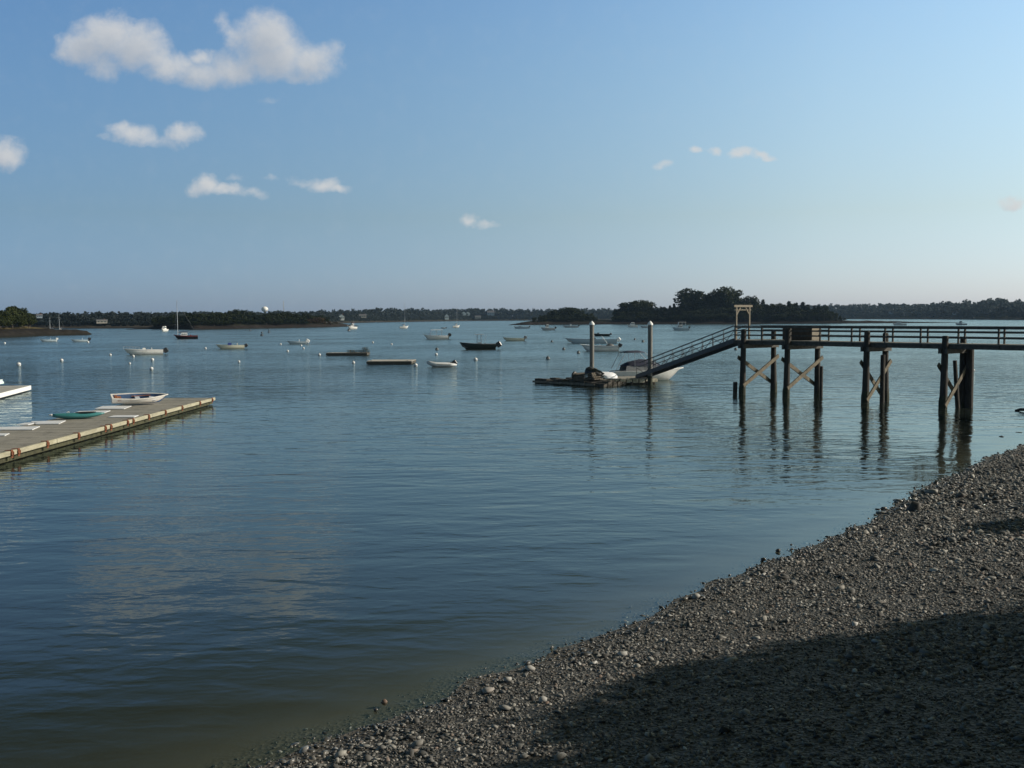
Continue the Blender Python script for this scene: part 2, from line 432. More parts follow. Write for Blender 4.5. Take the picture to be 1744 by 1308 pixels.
def ico():
    p = (1 + 5 ** .5) / 2
    v = np.array([(-1, p, 0), (1, p, 0), (-1, -p, 0), (1, -p, 0), (0, -1, p), (0, 1, p), (0, -1, -p), (0, 1, -p), (p, 0, -1), (p, 0, 1), (-p, 0, -1), (-p, 0, 1)], float)
    f = np.array([(0, 11, 5), (0, 5, 1), (0, 1, 7), (0, 7, 10), (0, 10, 11), (1, 5, 9), (5, 11, 4), (11, 10, 2), (10, 7, 6), (7, 1, 8),
                  (3, 9, 4), (3, 4, 2), (3, 2, 6), (3, 6, 8), (3, 8, 9), (4, 9, 5), (2, 4, 11), (6, 2, 10), (8, 6, 7), (9, 8, 1)])
    return v / np.linalg.norm(v[0]), f
IV, IF = ico()
def pebbles(n_try, rmin, rmed, sig, seed, dmin, dmax):
    rg = np.random.default_rng(seed)
    X, Y = rg.uniform(-9, 34, n_try), rg.uniform(7.0, 54, n_try)
    keep = rg.uniform(0, 1, n_try) < np.clip((16.0 / np.maximum(Y, 6)) ** 1.1, .16, 1)   # denser where the stones show larger
    X, Y = X[keep], Y[keep]
    ok = (np.abs(X) < .56 * Y + 1.5)
    X, Y = X[ok], Y[ok]
    d = sdist(X, Y) - .22 + .28 * vnoise(X, Y, 2.2, 1) + .16 * vnoise(X, Y, .7, 2)
    ok = (d > dmin) & (d < dmax) & (rg.uniform(0, 1, len(X)) < np.clip((d - dmin) / (0 - dmin + .35), 0, 1) ** 2.2)
    X, Y, d = X[ok], Y[ok], d[ok]
    n = len(X)
    r = np.clip(rmed * np.exp(sig * rg.normal(size=n)), rmin, .16) * np.clip(Y / 18, .9, 1.45)
    r *= np.where(vnoise(X, Y, 3.0, 9) > .05, 1.18, .92)
    sc = np.stack([r * rg.uniform(.8, 1.5, n), r * rg.uniform(.6, 1.05, n), r * rg.uniform(.18, .5, n)], -1)
    V = IV[None] * (1 + rg.uniform(-.24, .24, (n, 12, 1))) + rg.uniform(-.12, .12, (n, 12, 3))
    V = V * sc[:, None, :]
    az, tl, ta = rg.uniform(0, 6.283, n), rg.normal(0, .55, n), rg.uniform(0, 6.283, n)
    c, s = np.cos(az)[:, None], np.sin(az)[:, None]
    x, y, z = V[..., 0] * c - V[..., 1] * s, V[..., 0] * s + V[..., 1] * c, V[..., 2]
    ax, ay = np.cos(ta)[:, None], np.sin(ta)[:, None]
    u, w = x * ax + y * ay, -x * ay + y * ax
    ct, st = np.cos(tl)[:, None], np.sin(tl)[:, None]
    u, z = u * ct - z * st, u * st + z * ct
    x, y = u * ax - w * ay, u * ay + w * ax
    Z = ground(X, Y) + sc[:, 2] * .35
    V = np.stack([x + X[:, None], y + Y[:, None], z + Z[:, None]], -1).reshape(-1, 3)
    F = (IF[None] + (np.arange(n) * 12)[:, None, None]).reshape(-1, 3)
    tone = np.repeat(np.clip(rg.beta(1.25, 1.45, n) * (.8 if rmed > .03 else 1) + .12 * vnoise(X, Y, 1.7, 6), 0, 1), 12)
    wet = np.repeat(np.clip(1 - (d - .15) / .55, 0, 1), 12)
    return V, F, tone, wet
parts = [pebbles(760000, .011, .020, .46, 5, -.9, 11.5), pebbles(42000, .03, .038, .40, 6, -.6, 11.0)]
off_, VV, FF, TT, WW = 0, [], [], [], []
for V, F, a, w in parts:
    VV.append(V); FF.append(F + off_); TT.append(a); WW.append(w); off_ += len(V)
tag(npmesh('pebbles', np.concatenate(VV), np.concatenate(FF), PM, False, {'tone': np.concatenate(TT), 'wet': np.concatenate(WW)}),
    'grey and brown shingle covering the sloping beach', kind='stuff')

def stone(px, py, wpx, label, tone, flat=.35, wet=0.0, seed=0, asp=.7, sink=.3):
    rg = np.random.default_rng(100 + seed)
    p0 = P(px, py, .15); z = float(ground(p0.x, p0.y)); p0 = P(px, py, z)
    r = wpx / 2 * p0.y / FPX
    r *= .82
    A = np.sign(IV) * np.abs(IV) ** .75
    A *= 1 + rg.uniform(-.25, .2, (len(A), 1)); A *= np.array((r, r * asp * 1.2, r * flat)); nf = IF
    o = npmesh('beach_stone', A, np.array(nf), PM, False, {'tone': np.full(len(A), min(tone, .92)), 'wet': np.full(len(A), wet)})
    o.location = (p0.x, p0.y, z + r * flat * sink + .02); o.rotation_euler = (rg.normal(0, .14), rg.normal(0, .14), rg.uniform(-.6, .6))
    return tag(o, label, 'stone', 'larger stones on the shingle beach')
for i, a in enumerate([
    (655, 1199, 15, 'round reddish stone sitting alone in the shallows', .86, .8, .1), (1186, 1018, 18, 'pale rounded stone at the very edge of the water', .99, .7, 0),
    (830, 1178, 34, 'long flat tan slab just above the waterline at mid beach', .90, .22, 0), (860, 1208, 30, 'broad tilted grey slab below the long tan slab', .66, .3, 0),
    (902, 1141, 26, 'pale grey wedge of rock close to the waterline', .93, .35, 0), (1060, 1116, 24, 'flat pale slab beside the sharp shadow edge', .97, .25, 0),
    (1132, 1092, 16, 'small white stone just outside the tip of the shade', .99, .5, 0), (710, 1270, 34, 'wide brown-grey stone slab low on the shingle', .55, .3, 0),
    (865, 1160, 20, 'upright whitish stone between the tan slab and the grey wedge', .95, .6, 0), (580, 1288, 26, 'rough light brown stone near the bottom edge of the beach', .8, .5, 0),
    (925, 1195, 22, 'light grey block amid the sunlit shingle', .92, .55, 0), (1245, 1045, 22, 'pale stone lying along the shadow border', .9, .4, 0),
    (1500, 1030, 30, 'long tan stone at the border of the big shadow', .82, .3, 0), (640, 1212, 12, 'small dark stone awash beside the reddish one', .2, .6, .8),
    (1706, 748, 20, 'low dark rock awash in the shallows by the far beach', .15, .5, 1.0), (1300, 955, 14, 'black weed-covered stone standing in the shallow water', .08, .7, 1.0),
    (1325, 940, 12, 'smaller black stone in the shallows next to the weedy one', .08, .7, 1.0), (1735, 741, 26, 'broad dark rock at the far end of the beach', .18, .4, .8)]):
    stone(*a, seed=i)
mb = MB().tube([P(1729, 699, .02), P(1738, 697.5, .10), P(1752, 698, .16), P(1768, 697, .1)], [.05, .09, .08, .05], 8)
tag(mb.build('driftwood_log', mat('wet_log', (.03, .024, .02), .6, .3, 6), None, True), 'dark waterlogged branch floating beyond the beach end', 'log')

# ------------------------------------------------------------------ trees
def leaf_material(name, lo, hi, thin=.25):
    m = bpy.data.materials.new(name); m.use_nodes = True; t = NT(m.node_tree)
    b = m.node_tree.nodes['Principled BSDF']; b.inputs['Roughness'].default_value = .65; b.inputs['Specular IOR Level'].default_value = .2
    oi = t.n('ShaderNodeObjectInfo'); geo = t.n('ShaderNodeNewGeometry')
    nz = t.noise(geo.outputs['Position'], .45, 3, .6)
    f = t.m('ADD', t.m('MULTIPLY', nz.outputs[0], .6), t.m('MULTIPLY', oi.outputs['Random'], .4))
    cr = t.ramp(f, [(.25, lo), (.75, hi)])
    t.put(b.inputs['Base Color'], cr)
    tl = t.n('ShaderNodeBsdfTranslucent'); t.put(tl.inputs['Color'], cr)
    mx = t.n('ShaderNodeMixShader'); mx.inputs[0].default_value = thin
    t.put(mx.inputs[1], b.outputs[0]); t.put(mx.inputs[2], tl.outputs[0])
    t.put(m.node_tree.nodes['Material Output'].inputs[0], mx.outputs[0])
    return m
LEAF = leaf_material('broadleaf_foliage', (.009, .017, .007), (.026, .037, .012))
LEAF2 = leaf_material('conifer_foliage', (.007, .013, .008), (.017, .027, .014))
LEAF3 = leaf_material('sunlit_tinted_foliage', (.020, .030, .009), (.052, .064, .018))  # lighter copy of the broadleaf colour, with frontal sunlight painted in
LEAF4 = leaf_material('reddish_scrub', (.045, .028, .018), (.075, .055, .028))
BARK = mat('bark', (.07, .055, .042), .9, .3, 3.0, .02)

def quads(cent, nor_rand, size, rg):        # leaf-sized quads with random orientation
    n = len(cent)
    a = rg.normal(size=(n, 3)); a /= np.linalg.norm(a, axis=1)[:, None]
    b = rg.normal(size=(n, 3)); b -= a * (a * b).sum(1)[:, None]; b /= np.linalg.norm(b, axis=1)[:, None]
    s = (size * rg.uniform(.6, 1.4, n))[:, None]
    V = np.stack([cent - a * s - b * s * .6, cent + a * s - b * s * .5, cent + a * s * .9 + b * s * .6, cent - a * s * .8 + b * s * .7], 1)
    return V.reshape(-1, 3)
def crown_pts(kind, rg, nclump, nleaf):     # unit crown: height 0..1, width about 1
    pts = []
    if kind == 'conifer':
        for i in range(nclump):
            t = (i + rg.uniform(0, 1)) / nclump; z = .06 + .92 * t; rad = .40 * (1 - t) ** .8 + .03
            a = rg.uniform(0, 6.28); rr = rad * rg.uniform(.35, 1.0)
            c = np.array((math.cos(a) * rr, math.sin(a) * rr, z - rr * .12))
            pts.append(c + rg.normal(size=(nleaf, 3)) * np.array((.075, .075, .035)) * (1.15 - .6 * t))
    else:
        lo = .14 if kind == 'broad' else .0
        for i in range(nclump):
            a, u = rg.uniform(0, 6.28), rg.uniform(-1, 1)
            s = (1 - u * u) ** .5; rr = rg.uniform(.55, 1.0)
            c = np.array((.37 * s * math.cos(a) * rr, .37 * s * math.sin(a) * rr, lo + (1 - lo) * (.5 + .40 * u * rr)))
            q = rg.normal(size=(nleaf, 3)); q /= np.linalg.norm(q, axis=1)[:, None]
            pts.append(c + q * (rg.uniform(.3, 1, (nleaf, 1)) ** .5) * np.array((.14, .14, .11)) * rg.uniform(.75, 1.3))
    return np.concatenate(pts)
def tree_proto(name, kind, leaf, seed, nclump=26, nleaf=46, ls=.034, label='', group=None):
    rg = np.random.default_rng(seed)
    root = thing(name, label, 'tree', (0, 0, -50), 0, group)
    pts = crown_pts(kind, rg, nclump, nleaf)
    V = quads(pts, 1, np.full(len(pts), ls), rg)
    npmesh('crown', V, np.arange(len(V)).reshape(-1, 4), leaf, parent=root)
    b = MB().tube([(0, 0, -.08), (.005, 0, .25), (-.01, .01, .55), (0, 0, .85 if kind == 'conifer' else .7)], [.03, .024, .016, .006], 6)
    for i in range(5):
        a = i * 1.3 + seed; z = .22 + .09 * i
        b.tube([(0, 0, z), (.12 * math.cos(a), .12 * math.sin(a), z + .08), (.27 * math.cos(a), .27 * math.sin(a), z + .16)], [.012, .008, .003], 5)
    b.build('trunk', BARK, root)
    return root
PROTO = {
    'broad': [tree_proto('broadleaf_tree', 'broad', LEAF, s, 30, 60, .032) for s in (1, 2, 3)],
    'big': [tree_proto('broadleaf_tree', 'broad', LEAF, s, 46, 90, .024) for s in (31, 32)],
    'conifer': [tree_proto('conifer_tree', 'conifer', LEAF2, s, 44, 26, .036) for s in (4, 5, 6)],
    'sunny': [tree_proto('broadleaf_tree', 'broad', LEAF3, s, 34, 60, .030) for s in (7, 8)],
    'bush': [tree_proto('shoreline_bush', 'bush', LEAF, s, 14, 40, .055) for s in (9, 10)],
    'redbush': [tree_proto('shoreline_bush', 'bush', LEAF4, s, 14, 40, .055) for s in (19,)],
}
USED = set()
def plant(kind, loc, h, w, label, group):
    pr = random.choice(PROTO[kind]); rz = random.uniform(0, 6.28)
    if pr.name not in USED:
        USED.add(pr.name); pr.location = loc; pr.rotation_euler = (0, 0, rz); pr.scale = (w, w, h); pr['label'] = label
        if group: pr['group'] = group
        o = pr
    else: o = dup(pr, loc, rz, (w, w, h), label, group)
    if kind in ('bush', 'redbush'): o['category'] = 'bush'
    if group is None and 'group' in o: del o['group']
    return o

# ------------------------------------------------------------------ islands and far shores
def rock_material(name, rock, top, zlo, zhi):
    m = bpy.data.materials.new(name); m.use_nodes = True; t = NT(m.node_tree)
    b = m.node_tree.nodes['Principled BSDF']; b.inputs['Roughness'].default_value = .9; b.inputs['Specular IOR Level'].default_value = .08
    geo = t.n('ShaderNodeNewGeometry'); sz = t.n('ShaderNodeSeparateXYZ'); t.put(sz.inputs[0], geo.outputs['Position'])
    nz = t.noise(geo.outputs['Position'], .35, 5, .65); n2_ = t.noise(geo.outputs['Position'], .06, 3, .5)
    rc = t.ramp(nz.outputs[0], [(.3, tuple(c * .5 for c in rock)), (.75, tuple(c * 1.5 for c in rock))])
    zz = t.m('ADD', sz.outputs[2], t.m('MULTIPLY', t.m('SUBTRACT', n2_.outputs[0], .5), .8))
    rc = t.mix(t.maprange(sz.outputs[2], .25, .9), (.012, .012, .010, 1), rc)       # tide-line weed
    t.put(b.inputs['Base Color'], t.mix(t.maprange(zz, zlo, zhi), rc, (*top, 1)))
    bp = t.n('ShaderNodeBump'); bp.inputs['Distance'].default_value = .5; t.put(bp.inputs['Height'], nz.outputs[0]); t.put(b.inputs['Normal'], bp.outputs[0])
    return m
def interp(tbl, x):
    return float(np.interp(x, [a for a, _ in tbl], [b for _, b in tbl]))
class Land:                                 # a strip of land whose near edge follows a waterline traced on the water plane
    def __init__(s, name, edge, width, hgt, m, label, step=3.0, rough=.9, rock=2.0):
        s.edge, s.w, s.h, s.rough, s.rock = edge, width, hgt, rough, rock
        xs = np.arange(edge[0][0], edge[-1][0] + 1e-6, step); vs = np.array([0, .012, .03, .055, .09, .14, .2, .3, .42, .55, .7, .85, 1.0])
        V = np.array([[tuple(s.at(x, v)) for v in vs] for x in xs])
        n, q = len(xs), len(vs); i = np.arange(n * q).reshape(n, q)
        F = np.stack([i[:-1, :-1], i[1:, :-1], i[1:, 1:], i[:-1, 1:]], -1).reshape(-1, 4)
        tag(npmesh(name, V.reshape(-1, 3), F, m, False), label, kind='structure')
    def at(s, px, v):
        e = P(px, interp(s.edge, px), 0); rd = Vector((e.x, e.y, 0)).normalized()
        wv = s.w(px) if callable(s.w) else s.w
        p = e + rd * (wv * v - 1.5)
        hh = s.h(px) if callable(s.h) else s.h; rk = min(s.rock, hh)
        f = 1 - (1 - min(v / .12, 1)) ** 2
        prof = rk * f + (hh - rk) * math.sin(min(max((v - .06) / .5, 0), 1) * math.pi / 2)
        if v > .72: prof *= max(0, 1 - ((v - .72) / .28) ** 1.5)
        a, b = np.array([p.x]), np.array([p.y])
        nz = float(vnoise(a, b, 9, 21)[0]) * 1.1 + float(vnoise(a, b, 3.3, 22)[0]) * .6
        p.z = prof + nz * s.rough * min(1, prof / 1.5) - (.6 if v in (0, 1.0) else .0)
        return p
ROCK_DARK = rock_material('dark_island_rock', (.020, .016, .015), (.018, .021, .011), 1.4, 2.8)
ROCK_TAN = rock_material('tan_island_rock', (.020, .018, .016), (.11, .09, .042), 2.5, 2.9)
SHORE_FAR = rock_material('far_shore_banks', (.06, .054, .046), (.025, .03, .016), 1.4, 2.6)

EDGE_R = [(866, 553.6), (900, 553.4), (940, 553), (1060, 552.3), (1240, 551.6), (1440, 551), (1540, 550.2), (1645, 549.6)]
HR = [(866, .15), (880, .9), (905, 3.0), (940, 4.2), (1010, 3.4), (1040, 3.0), (1100, 4.2), (1240, 5.0), (1380, 4.0), (1430, 2.4), (1450, 1.9), (1500, 1.5), (1560, .7), (1645, .15)]
isl_r = Land('right_island', EDGE_R, lambda x: interp([(866, 10), (940, 70), (1240, 95), (1400, 80), (1450, 40), (1645, 12)], x), lambda x: interp(HR, x), ROCK_DARK,
             'rocky wooded island behind the pier head', 3.0)
EDGE_L = [(215, 561.2), (258, 560.6), (330, 561.3), (400, 560.2), (500, 558.3), (560, 557.2), (612, 555.6)]
HL = [(215, .15), (250, .7), (275, 2.4), (400, 3.2), (520, 3.2), (575, 2.4), (600, 1.1), (612, .2)]
isl_l = Land('left_island', EDGE_L, lambda x: interp([(215, 12), (270, 60), (540, 70), (612, 12)], x), lambda x: interp(HL, x), ROCK_DARK, 'low wooded island with a rocky rim across the harbour', 3.0)
EDGE_P = [(-60, 577), (0, 574.4), (60, 572.3), (110, 571), (150, 570.2), (157, 569.8)]
HP = [(-60, 3.2), (40, 3.0), (75, 2.6), (95, 2.0), (130, 2.0), (148, 1.5), (157, .2)]
pnt = Land('left_point', EDGE_P, lambda x: interp([(-60, 60), (60, 55), (110, 30), (157, 10)], x), lambda x: interp(HP, x), ROCK_TAN, 'rocky point with a grassy rim at the left edge', 2.0)
EDGE_F = [(-260, 560.5), (-80, 560), (100, 559.6), (260, 558.6), (400, 555.6), (520, 551.8), (640, 549.0), (800, 546.5), (900, 546.0), (1050, 545.2), (1250, 544.2), (1400, 543.4), (1550, 543.6), (1744, 544.8), (1990, 548)]
TOP_F = [(-260, 529), (0, 530), (100, 529), (180, 528), (260, 528), (400, 528), (520, 527), (600, 525), (640, 522.5), (700, 523.5), (780, 524), (810, 522), (880, 524.5), (1000, 523), (1050, 523.5), (1250, 519), (1400, 516), (1500, 514.5), (1570, 513.5), (1610, 510), (1660, 507.5), (1700, 505.5), (1744, 507), (1990, 505)]
far = Land('far_shore', EDGE_F, lambda x: interp([(-260, 160), (260, 200), (520, 260), (800, 420), (1400, 420), (1744, 300), (1990, 200)], x),
           lambda x: interp([(-260, 4), (300, 4), (800, 7), (1400, 9), (1744, 9), (1990, 6)], x), SHORE_FAR, 'long low wooded shore across the harbour', 6.0, .5, 1.6)

def woods(name, label, land, top, x0, x1, rows, dens, leafm, seed, hmin=.72):
    rg = np.random.default_rng(seed); VS = []
    tmpl = []
    for sd in range(5):
        r2 = np.random.default_rng(seed * 10 + sd); pts = crown_pts('bush', r2, 11, 13)
        tmpl.append((pts, r2))
    for (v, f) in rows:
        px = x0
        while px < x1:
            p = land.at(px, v); mpp = math.hypot(p.x, p.y) / FPX
            ty = interp(top, px); tz = PD(px, ty, p.y).z
            h = max(4.0, (tz - p.z) * f * (1 - (1 - hmin) * rg.uniform(0, 1) ** 1.6)); w = h * rg.uniform(.75, 1.25)
            w = min(w, 17)
            pts = tmpl[rg.integers(5)][0]; a = rg.uniform(0, 6.28); c, s = math.cos(a), math.sin(a)
            q = np.stack([(pts[:, 0] * c - pts[:, 1] * s) * w + p.x, (pts[:, 0] * s + pts[:, 1] * c) * w + p.y, pts[:, 2] * h + p.z - .4], -1)
            VS.append(quads(q, 1, np.full(len(q), .075 * (w + h) / 2), rg))
            px += w * dens / mpp * rg.uniform(.6, 1.4)
    V = np.concatenate(VS)
    return tag(npmesh(name, V, np.arange(len(V)).reshape(-1, 4), leafm), label, kind='stuff')
WOOD = leaf_material('haze_tinted_wood_foliage', (.027, .040, .042), (.054, .070, .068), .5)  # bluish, lightened leaf colour carries part of the distance haze
woods('far_woods', 'unbroken belt of woods along the far shore', far, TOP_F, -200, 1960, [(.07, .45), (.13, .68), (.22, .86), (.36, .98), (.5, 1.03)], .45, WOOD, 3)

def tree_at(cx, top, wpx, land, v, kind, label, group=None):
    p = land.at(cx, v); mpp = p.y / FPX
    h = PD(cx, top, p.y).z - p.z
    return plant(kind, p - Vector((0, 0, .2)), h / .99, wpx * mpp / .92, label, group)
GR = 'trees on the wooded island behind the pier'
for a in [(1073, 511, 46, .42, 'big', 'first rounded tree at the near end of the pier island wood, lower lobe'), (1094, 508, 46, .46, 'big', 'rounded tree before the firs on the pier island, taller lobe of the near pair'),
          (1178, 489, 66, .46, 'big', 'broad dark domed tree on the pier island, first of the two tallest'), (1212, 494, 40, .52, 'big', 'ragged tree squeezed between the two tallest domed trees'),
          (1240, 486, 58, .46, 'big', 'tallest domed tree on the pier island, behind the pale gantry'), (1278, 502, 36, .44, 'big', 'smaller rounded tree at the right shoulder of the tallest dome'),
          (968, 521, 40, .45, 'big', 'low rounded tree crowning the rocky end of the pier island')]:
    tree_at(a[0], a[1], a[2], isl_r, a[3], a[4], a[5], GR)
TOP_R = [(905, 543), (925, 533), (950, 525), (985, 528), (1008, 531), (1018, 541), (1040, 535), (1048, 526), (1060, 520), (1110, 521), (1125, 522), (1150, 518), (1170, 512), (1260, 508), (1300, 513), (1320, 514), (1350, 516), (1390, 517), (1405, 520), (1418, 529), (1432, 538), (1442, 543)]
rr = random.Random(3)
for v, f in ((.13, .42), (.24, .66), (.36, .88), (.5, 1.0)):
    x = 908 + rr.uniform(0, 6)
    while x < 1438:
        if not (1014 < x < 1042):
            con = (x > 1110 and x < 1165) or x > 1285
            hpx = 552 - interp(TOP_R, x); top = 548 - (548 - interp(TOP_R, x)) * f * (rr.uniform(.78, 1.05) if con else rr.uniform(.78, 1.06))
            if (con and rr.random() < .55) or rr.random() < .15:
                tree_at(x, top - (1.5 if con and f > .9 else 0), max(7, hpx * rr.uniform(.36, .62)), isl_r, v, 'conifer', 'dark pointed fir in the dense belt covering the pier island', GR)
            else:
                tree_at(x, top, max(9, hpx * rr.uniform(.45, .85)), isl_r, v, 'broad', 'dark bushy tree in the dense belt covering the pier island', GR)
        x += rr.uniform(6, 11)
GL = 'trees on the low island across the harbour'
TOP_L = [(258, 541), (268, 536), (300, 534), (330, 531), (380, 530), (405, 526), (440, 531), (500, 531), (540, 533), (555, 538), (575, 545), (590, 549)]
for v, f in ((.13, .5), (.24, .76), (.36, .92), (.5, 1.03)):
    x = 262 + rr.uniform(0, 5)
    while x < (588 if f < .8 else 556):
        hpx = 558 - interp(TOP_L, x); top = 556 - (556 - interp(TOP_L, x)) * f * rr.uniform(.76, 1.08)
        kd = 'redbush' if x > 520 and f < .8 else 'broad'
        tree_at(x, top, max(9, hpx * rr.uniform(.5, .9)), isl_l, v, kd, 'reddish bush on the rocky tip of the low left island' if kd == 'redbush' else 'dark bushy tree in the wood on the low left island', GL)
        x += rr.uniform(8, 14)
tree_at(404, 525, 20, isl_l, .55, 'big', 'one rounded crown rising above the low left island wood', GL)
GP = 'trees on the left point'
TOP_P = [(-60, 520), (-20, 521), (6, 521), (14, 516.5), (24, 518.5), (34, 519.5), (46, 525), (58, 528), (64, 533)]
for v, f in ((.28, .7), (.42, .9), (.6, 1.0)):
    x = -50 + rr.uniform(0, 6)
    while x < 60:
        hpx = 562 - interp(TOP_P, x); top = 560 - (560 - interp(TOP_P, x)) * f * rr.uniform(.86, 1.03)
        tree_at(x, top, max(15, hpx * .62), pnt, v, 'sunny', 'sunlit green tree in the clump on the left rocky point', GP)
        x += rr.uniform(9, 15)
for x in (4, 20, 40, 52, 98, 112, 126):
    tree_at(x, 558.5 if x < 90 else 561.5, 12, pnt, .25, 'bush', 'low bush on the grassy rim of the left rocky point', 'bushes on the left point')
# trees on the bank to the right, whose shade lies on the beach
def bank_tree(x, y, top, w, label):
    z = float(ground(x, y)); plant('big', Vector((x, y, z - .3)), top - z + .3, w, label, 'trees on the bank beside the beach')
SHADE_PX = [(700, 1420), (800, 1350), (900, 1290), (1000, 1241), (1043, 1199), (1098, 1156), (1136, 1098), (1222, 1088), (1320, 1070), (1384, 1049), (1512, 1034), (1597, 1011), (1744, 1006), (1900, 1000)]
SHADE = [P(x, y, z) for (x, y), z in zip(SHADE_PX, [.4] * 6 + [.25, .4, .5, .6, .8, .9, 1.1, 1.3])]
def shade_x(y):
    return float(np.interp(y, [q.y for q in SHADE], [q.x for q in SHADE]))
TE, AZX, AZY = math.tan(R(SUN_EL)), math.sin(R(SUN_AZ)), math.cos(R(SUN_AZ))
for xr, sp, w in ((18.0, 1.7, 5.2), (22.5, 2.2, 6.5), (28.0, 2.8, 8.0)):
    y = -9.0
    while y < SHADE[-1].y + AZY * xr - .3:
        kx = 20.0
        for _ in range(4):
            xb = shade_x(y - AZY * kx); kx = (xr - xb) / AZX
        edge = (SHADE[-1].y + AZY * kx) - y
        bank_tree(xr + random.uniform(-.4, .4), y, .6 + kx * TE * (1.0 if edge > 1.5 else .93) * (random.uniform(.94, 1.06) if xr < 19 else random.uniform(.93, .99)), min(w, max(2.0, edge * 2 + 1.0)), 'unseen leafy tree added to keep sky light off the beach')
        y += sp * random.uniform(.8, 1.2)
for x, y, top, w in ((12, 2, 15, 12), (5, -7, 15, 12), (15, 7, 13, 8)):  # large crowns out of view, added to cut skylight on the beach
    bank_tree(x, y, top, w, 'unseen leafy tree added to keep sky light off the beach')
for px, py, zb_, w in ((1712, 966, 1.2, 1.5), (1722, 985, 1.2, 1.2), (1708, 828, 1.5, 3.0), (1730, 815, 1.6, 2.5)):
    q = P(px, py, zb_); kx = 22.0
    bank_tree(q.x + AZX * kx, q.y + AZY * kx, zb_ + kx * TE, w, 'slender bank tree casting a small shade patch high on the beach')

# ------------------------------------------------------------------ houses, tower, mast on the far shore
def house(px, py, wpx, hpx, label, wallm, roofm, ridge='along', dist_v=.03, chim=True, cat='house'):
    p = far.at(px, dist_v); mpp = p.y / FPX; z0 = p.z
    base = PD(px, py, p.y); w, h = wpx * mpp, hpx * mpp
    fz = min(base.z, z0 + 8)
    r = thing('house', label, cat, (p.x, p.y, fz), -math.atan2(p.x, p.y), 'houses among the far woods')
    d = w * .7
    MB().box((0, 0, h * .29), (w, d, h * .62 + .6)).build('wall', wallm, r)
    m2 = MB(); e = .3
    if ridge == 'along':
        vs = [(-w / 2 - e, -d / 2 - e, h * .6), (w / 2 + e, -d / 2 - e, h * .6), (w / 2 + e, d / 2 + e, h * .6), (-w / 2 - e, d / 2 + e, h * .6), (-w / 2 - e, 0, h), (w / 2 + e, 0, h)]
        m2.add(vs, [(0, 1, 5, 4), (2, 3, 4, 5), (1, 2, 5), (3, 0, 4), (3, 2, 1, 0)])
        rf = m2.build('roof', roofm, r)
    else:
        vs = [(-w / 2 - e, -d / 2 - e, h * .6), (0, -d / 2 - e, h), (w / 2 + e, -d / 2 - e, h * .6), (-w / 2 - e, d / 2 + e, h * .6), (0, d / 2 + e, h), (w / 2 + e, d / 2 + e, h * .6)]
        m2.add(vs, [(0, 3, 4, 1), (1, 4, 5, 2), (0, 2, 5, 3)])
        rf = m2.build('roof', roofm, r)
        MB().add([(-w / 2, -d / 2 - .02, h * .6), (w / 2, -d / 2 - .02, h * .6), (0, -d / 2 - .02, h * .96)], [(0, 1, 2)]).build('gable', wallm, r)
    if chim: MB().box((w * .25, .1 * d, h * .98), (.8, .8, h * .3)).build('chimney', mat('brick', (.2, .09, .06), .9, .2), rf)
    for fx in (-.3, 0, .3):
        MB().box((fx * w, -d / 2 - .04, h * .36), (w * .13, .1, h * .2)).build('window', glassm(), r)
HW, HG, HB, RF = mat('white_clapboard', (.75, .74, .70), .6, .05, 1), mat('tan_clapboard', (.36, .33, .28), .7, .1, 1), mat('blue_grey_clapboard', (.25, .30, .34), .7, .1, 1), mat('asphalt_shingle', (.10, .10, .11), .85, .2, 1)
house(582, 545, 9, 10, 'white gabled house at the water beyond the left island tip', HW, RF, 'gable')
house(761, 544, 7, 9.5, 'tall narrow white gabled house at the water, mid far shore', HW, RF, 'gable', .03, False)
house(790, 535.5, 8, 6, 'white house high in the far woods, farther twin from the pier', HW, RF, 'gable', .12, False)
house(797, 536, 7, 6.5, 'white house high in the far woods, twin nearer the pier', HW, RF, 'gable', .115, False)
house(836, 537, 12, 8, 'blue-grey house half hidden in the far woods', HB, RF, 'along', .12)
house(814, 542, 10, 4.5, 'low tan house by the shore below the white twins', HG, RF, 'along', .06)
house(174, 550, 17, 6, 'long pale house behind the left point', HG, RF, 'along', .07)
house(618, 541, 12, 6, 'tan house in the trees right of the left island tip', HG, RF, 'along', .10)
house(68, 541, 9, 6, 'grey house in the trees above the left point', HB, RF, 'along', .12)
house(1518, 535, 9, 6, 'faint grey house in the woods behind the pier', HB, RF, 'along', .12)
house(1628, 536, 12, 5, 'low grey house among the woods above the pier rail', HB, RF, 'along', .12)
p = PD(451, 531, 1300)
t = thing('water_tower', 'white domed water tower rising above the left island trees', 'water tower', (p.x, p.y, 3))
hh = PD(451, 522, 1300).z - 3
MB().tube([(0, 0, 0), (0, 0, hh - 7)], [2.2, 1.6], 12).build('column', HW, t)
MB().ball((0, 0, hh - 3.6), (4.4, 4.4, 3.6), 16, 9).build('tank', HW, t, True)
p = PD(483, 530, 1300); hh = PD(483, 512.5, 1300).z
t = thing('radio_mast', 'thin grey radio mast above the left island wood', 'mast', (p.x, p.y, 3))
m_ = MB()
for a in range(3): m_.tube([(.9 * math.cos(a * 2.1), .9 * math.sin(a * 2.1), 0), (.35 * math.cos(a * 2.1), .35 * math.sin(a * 2.1), hh - 3)], .16, 5)
for i in range(14):
    z = i * (hh - 3) / 14; q = .9 - .55 * i / 14
    for a in range(3): m_.tube([(q * math.cos(a * 2.1), q * math.sin(a * 2.1), z), (q * math.cos(a * 2.1 + 2.1), q * math.sin(a * 2.1 + 2.1), z + 2)], .08, 4)
m_.build('lattice', galv(), t)

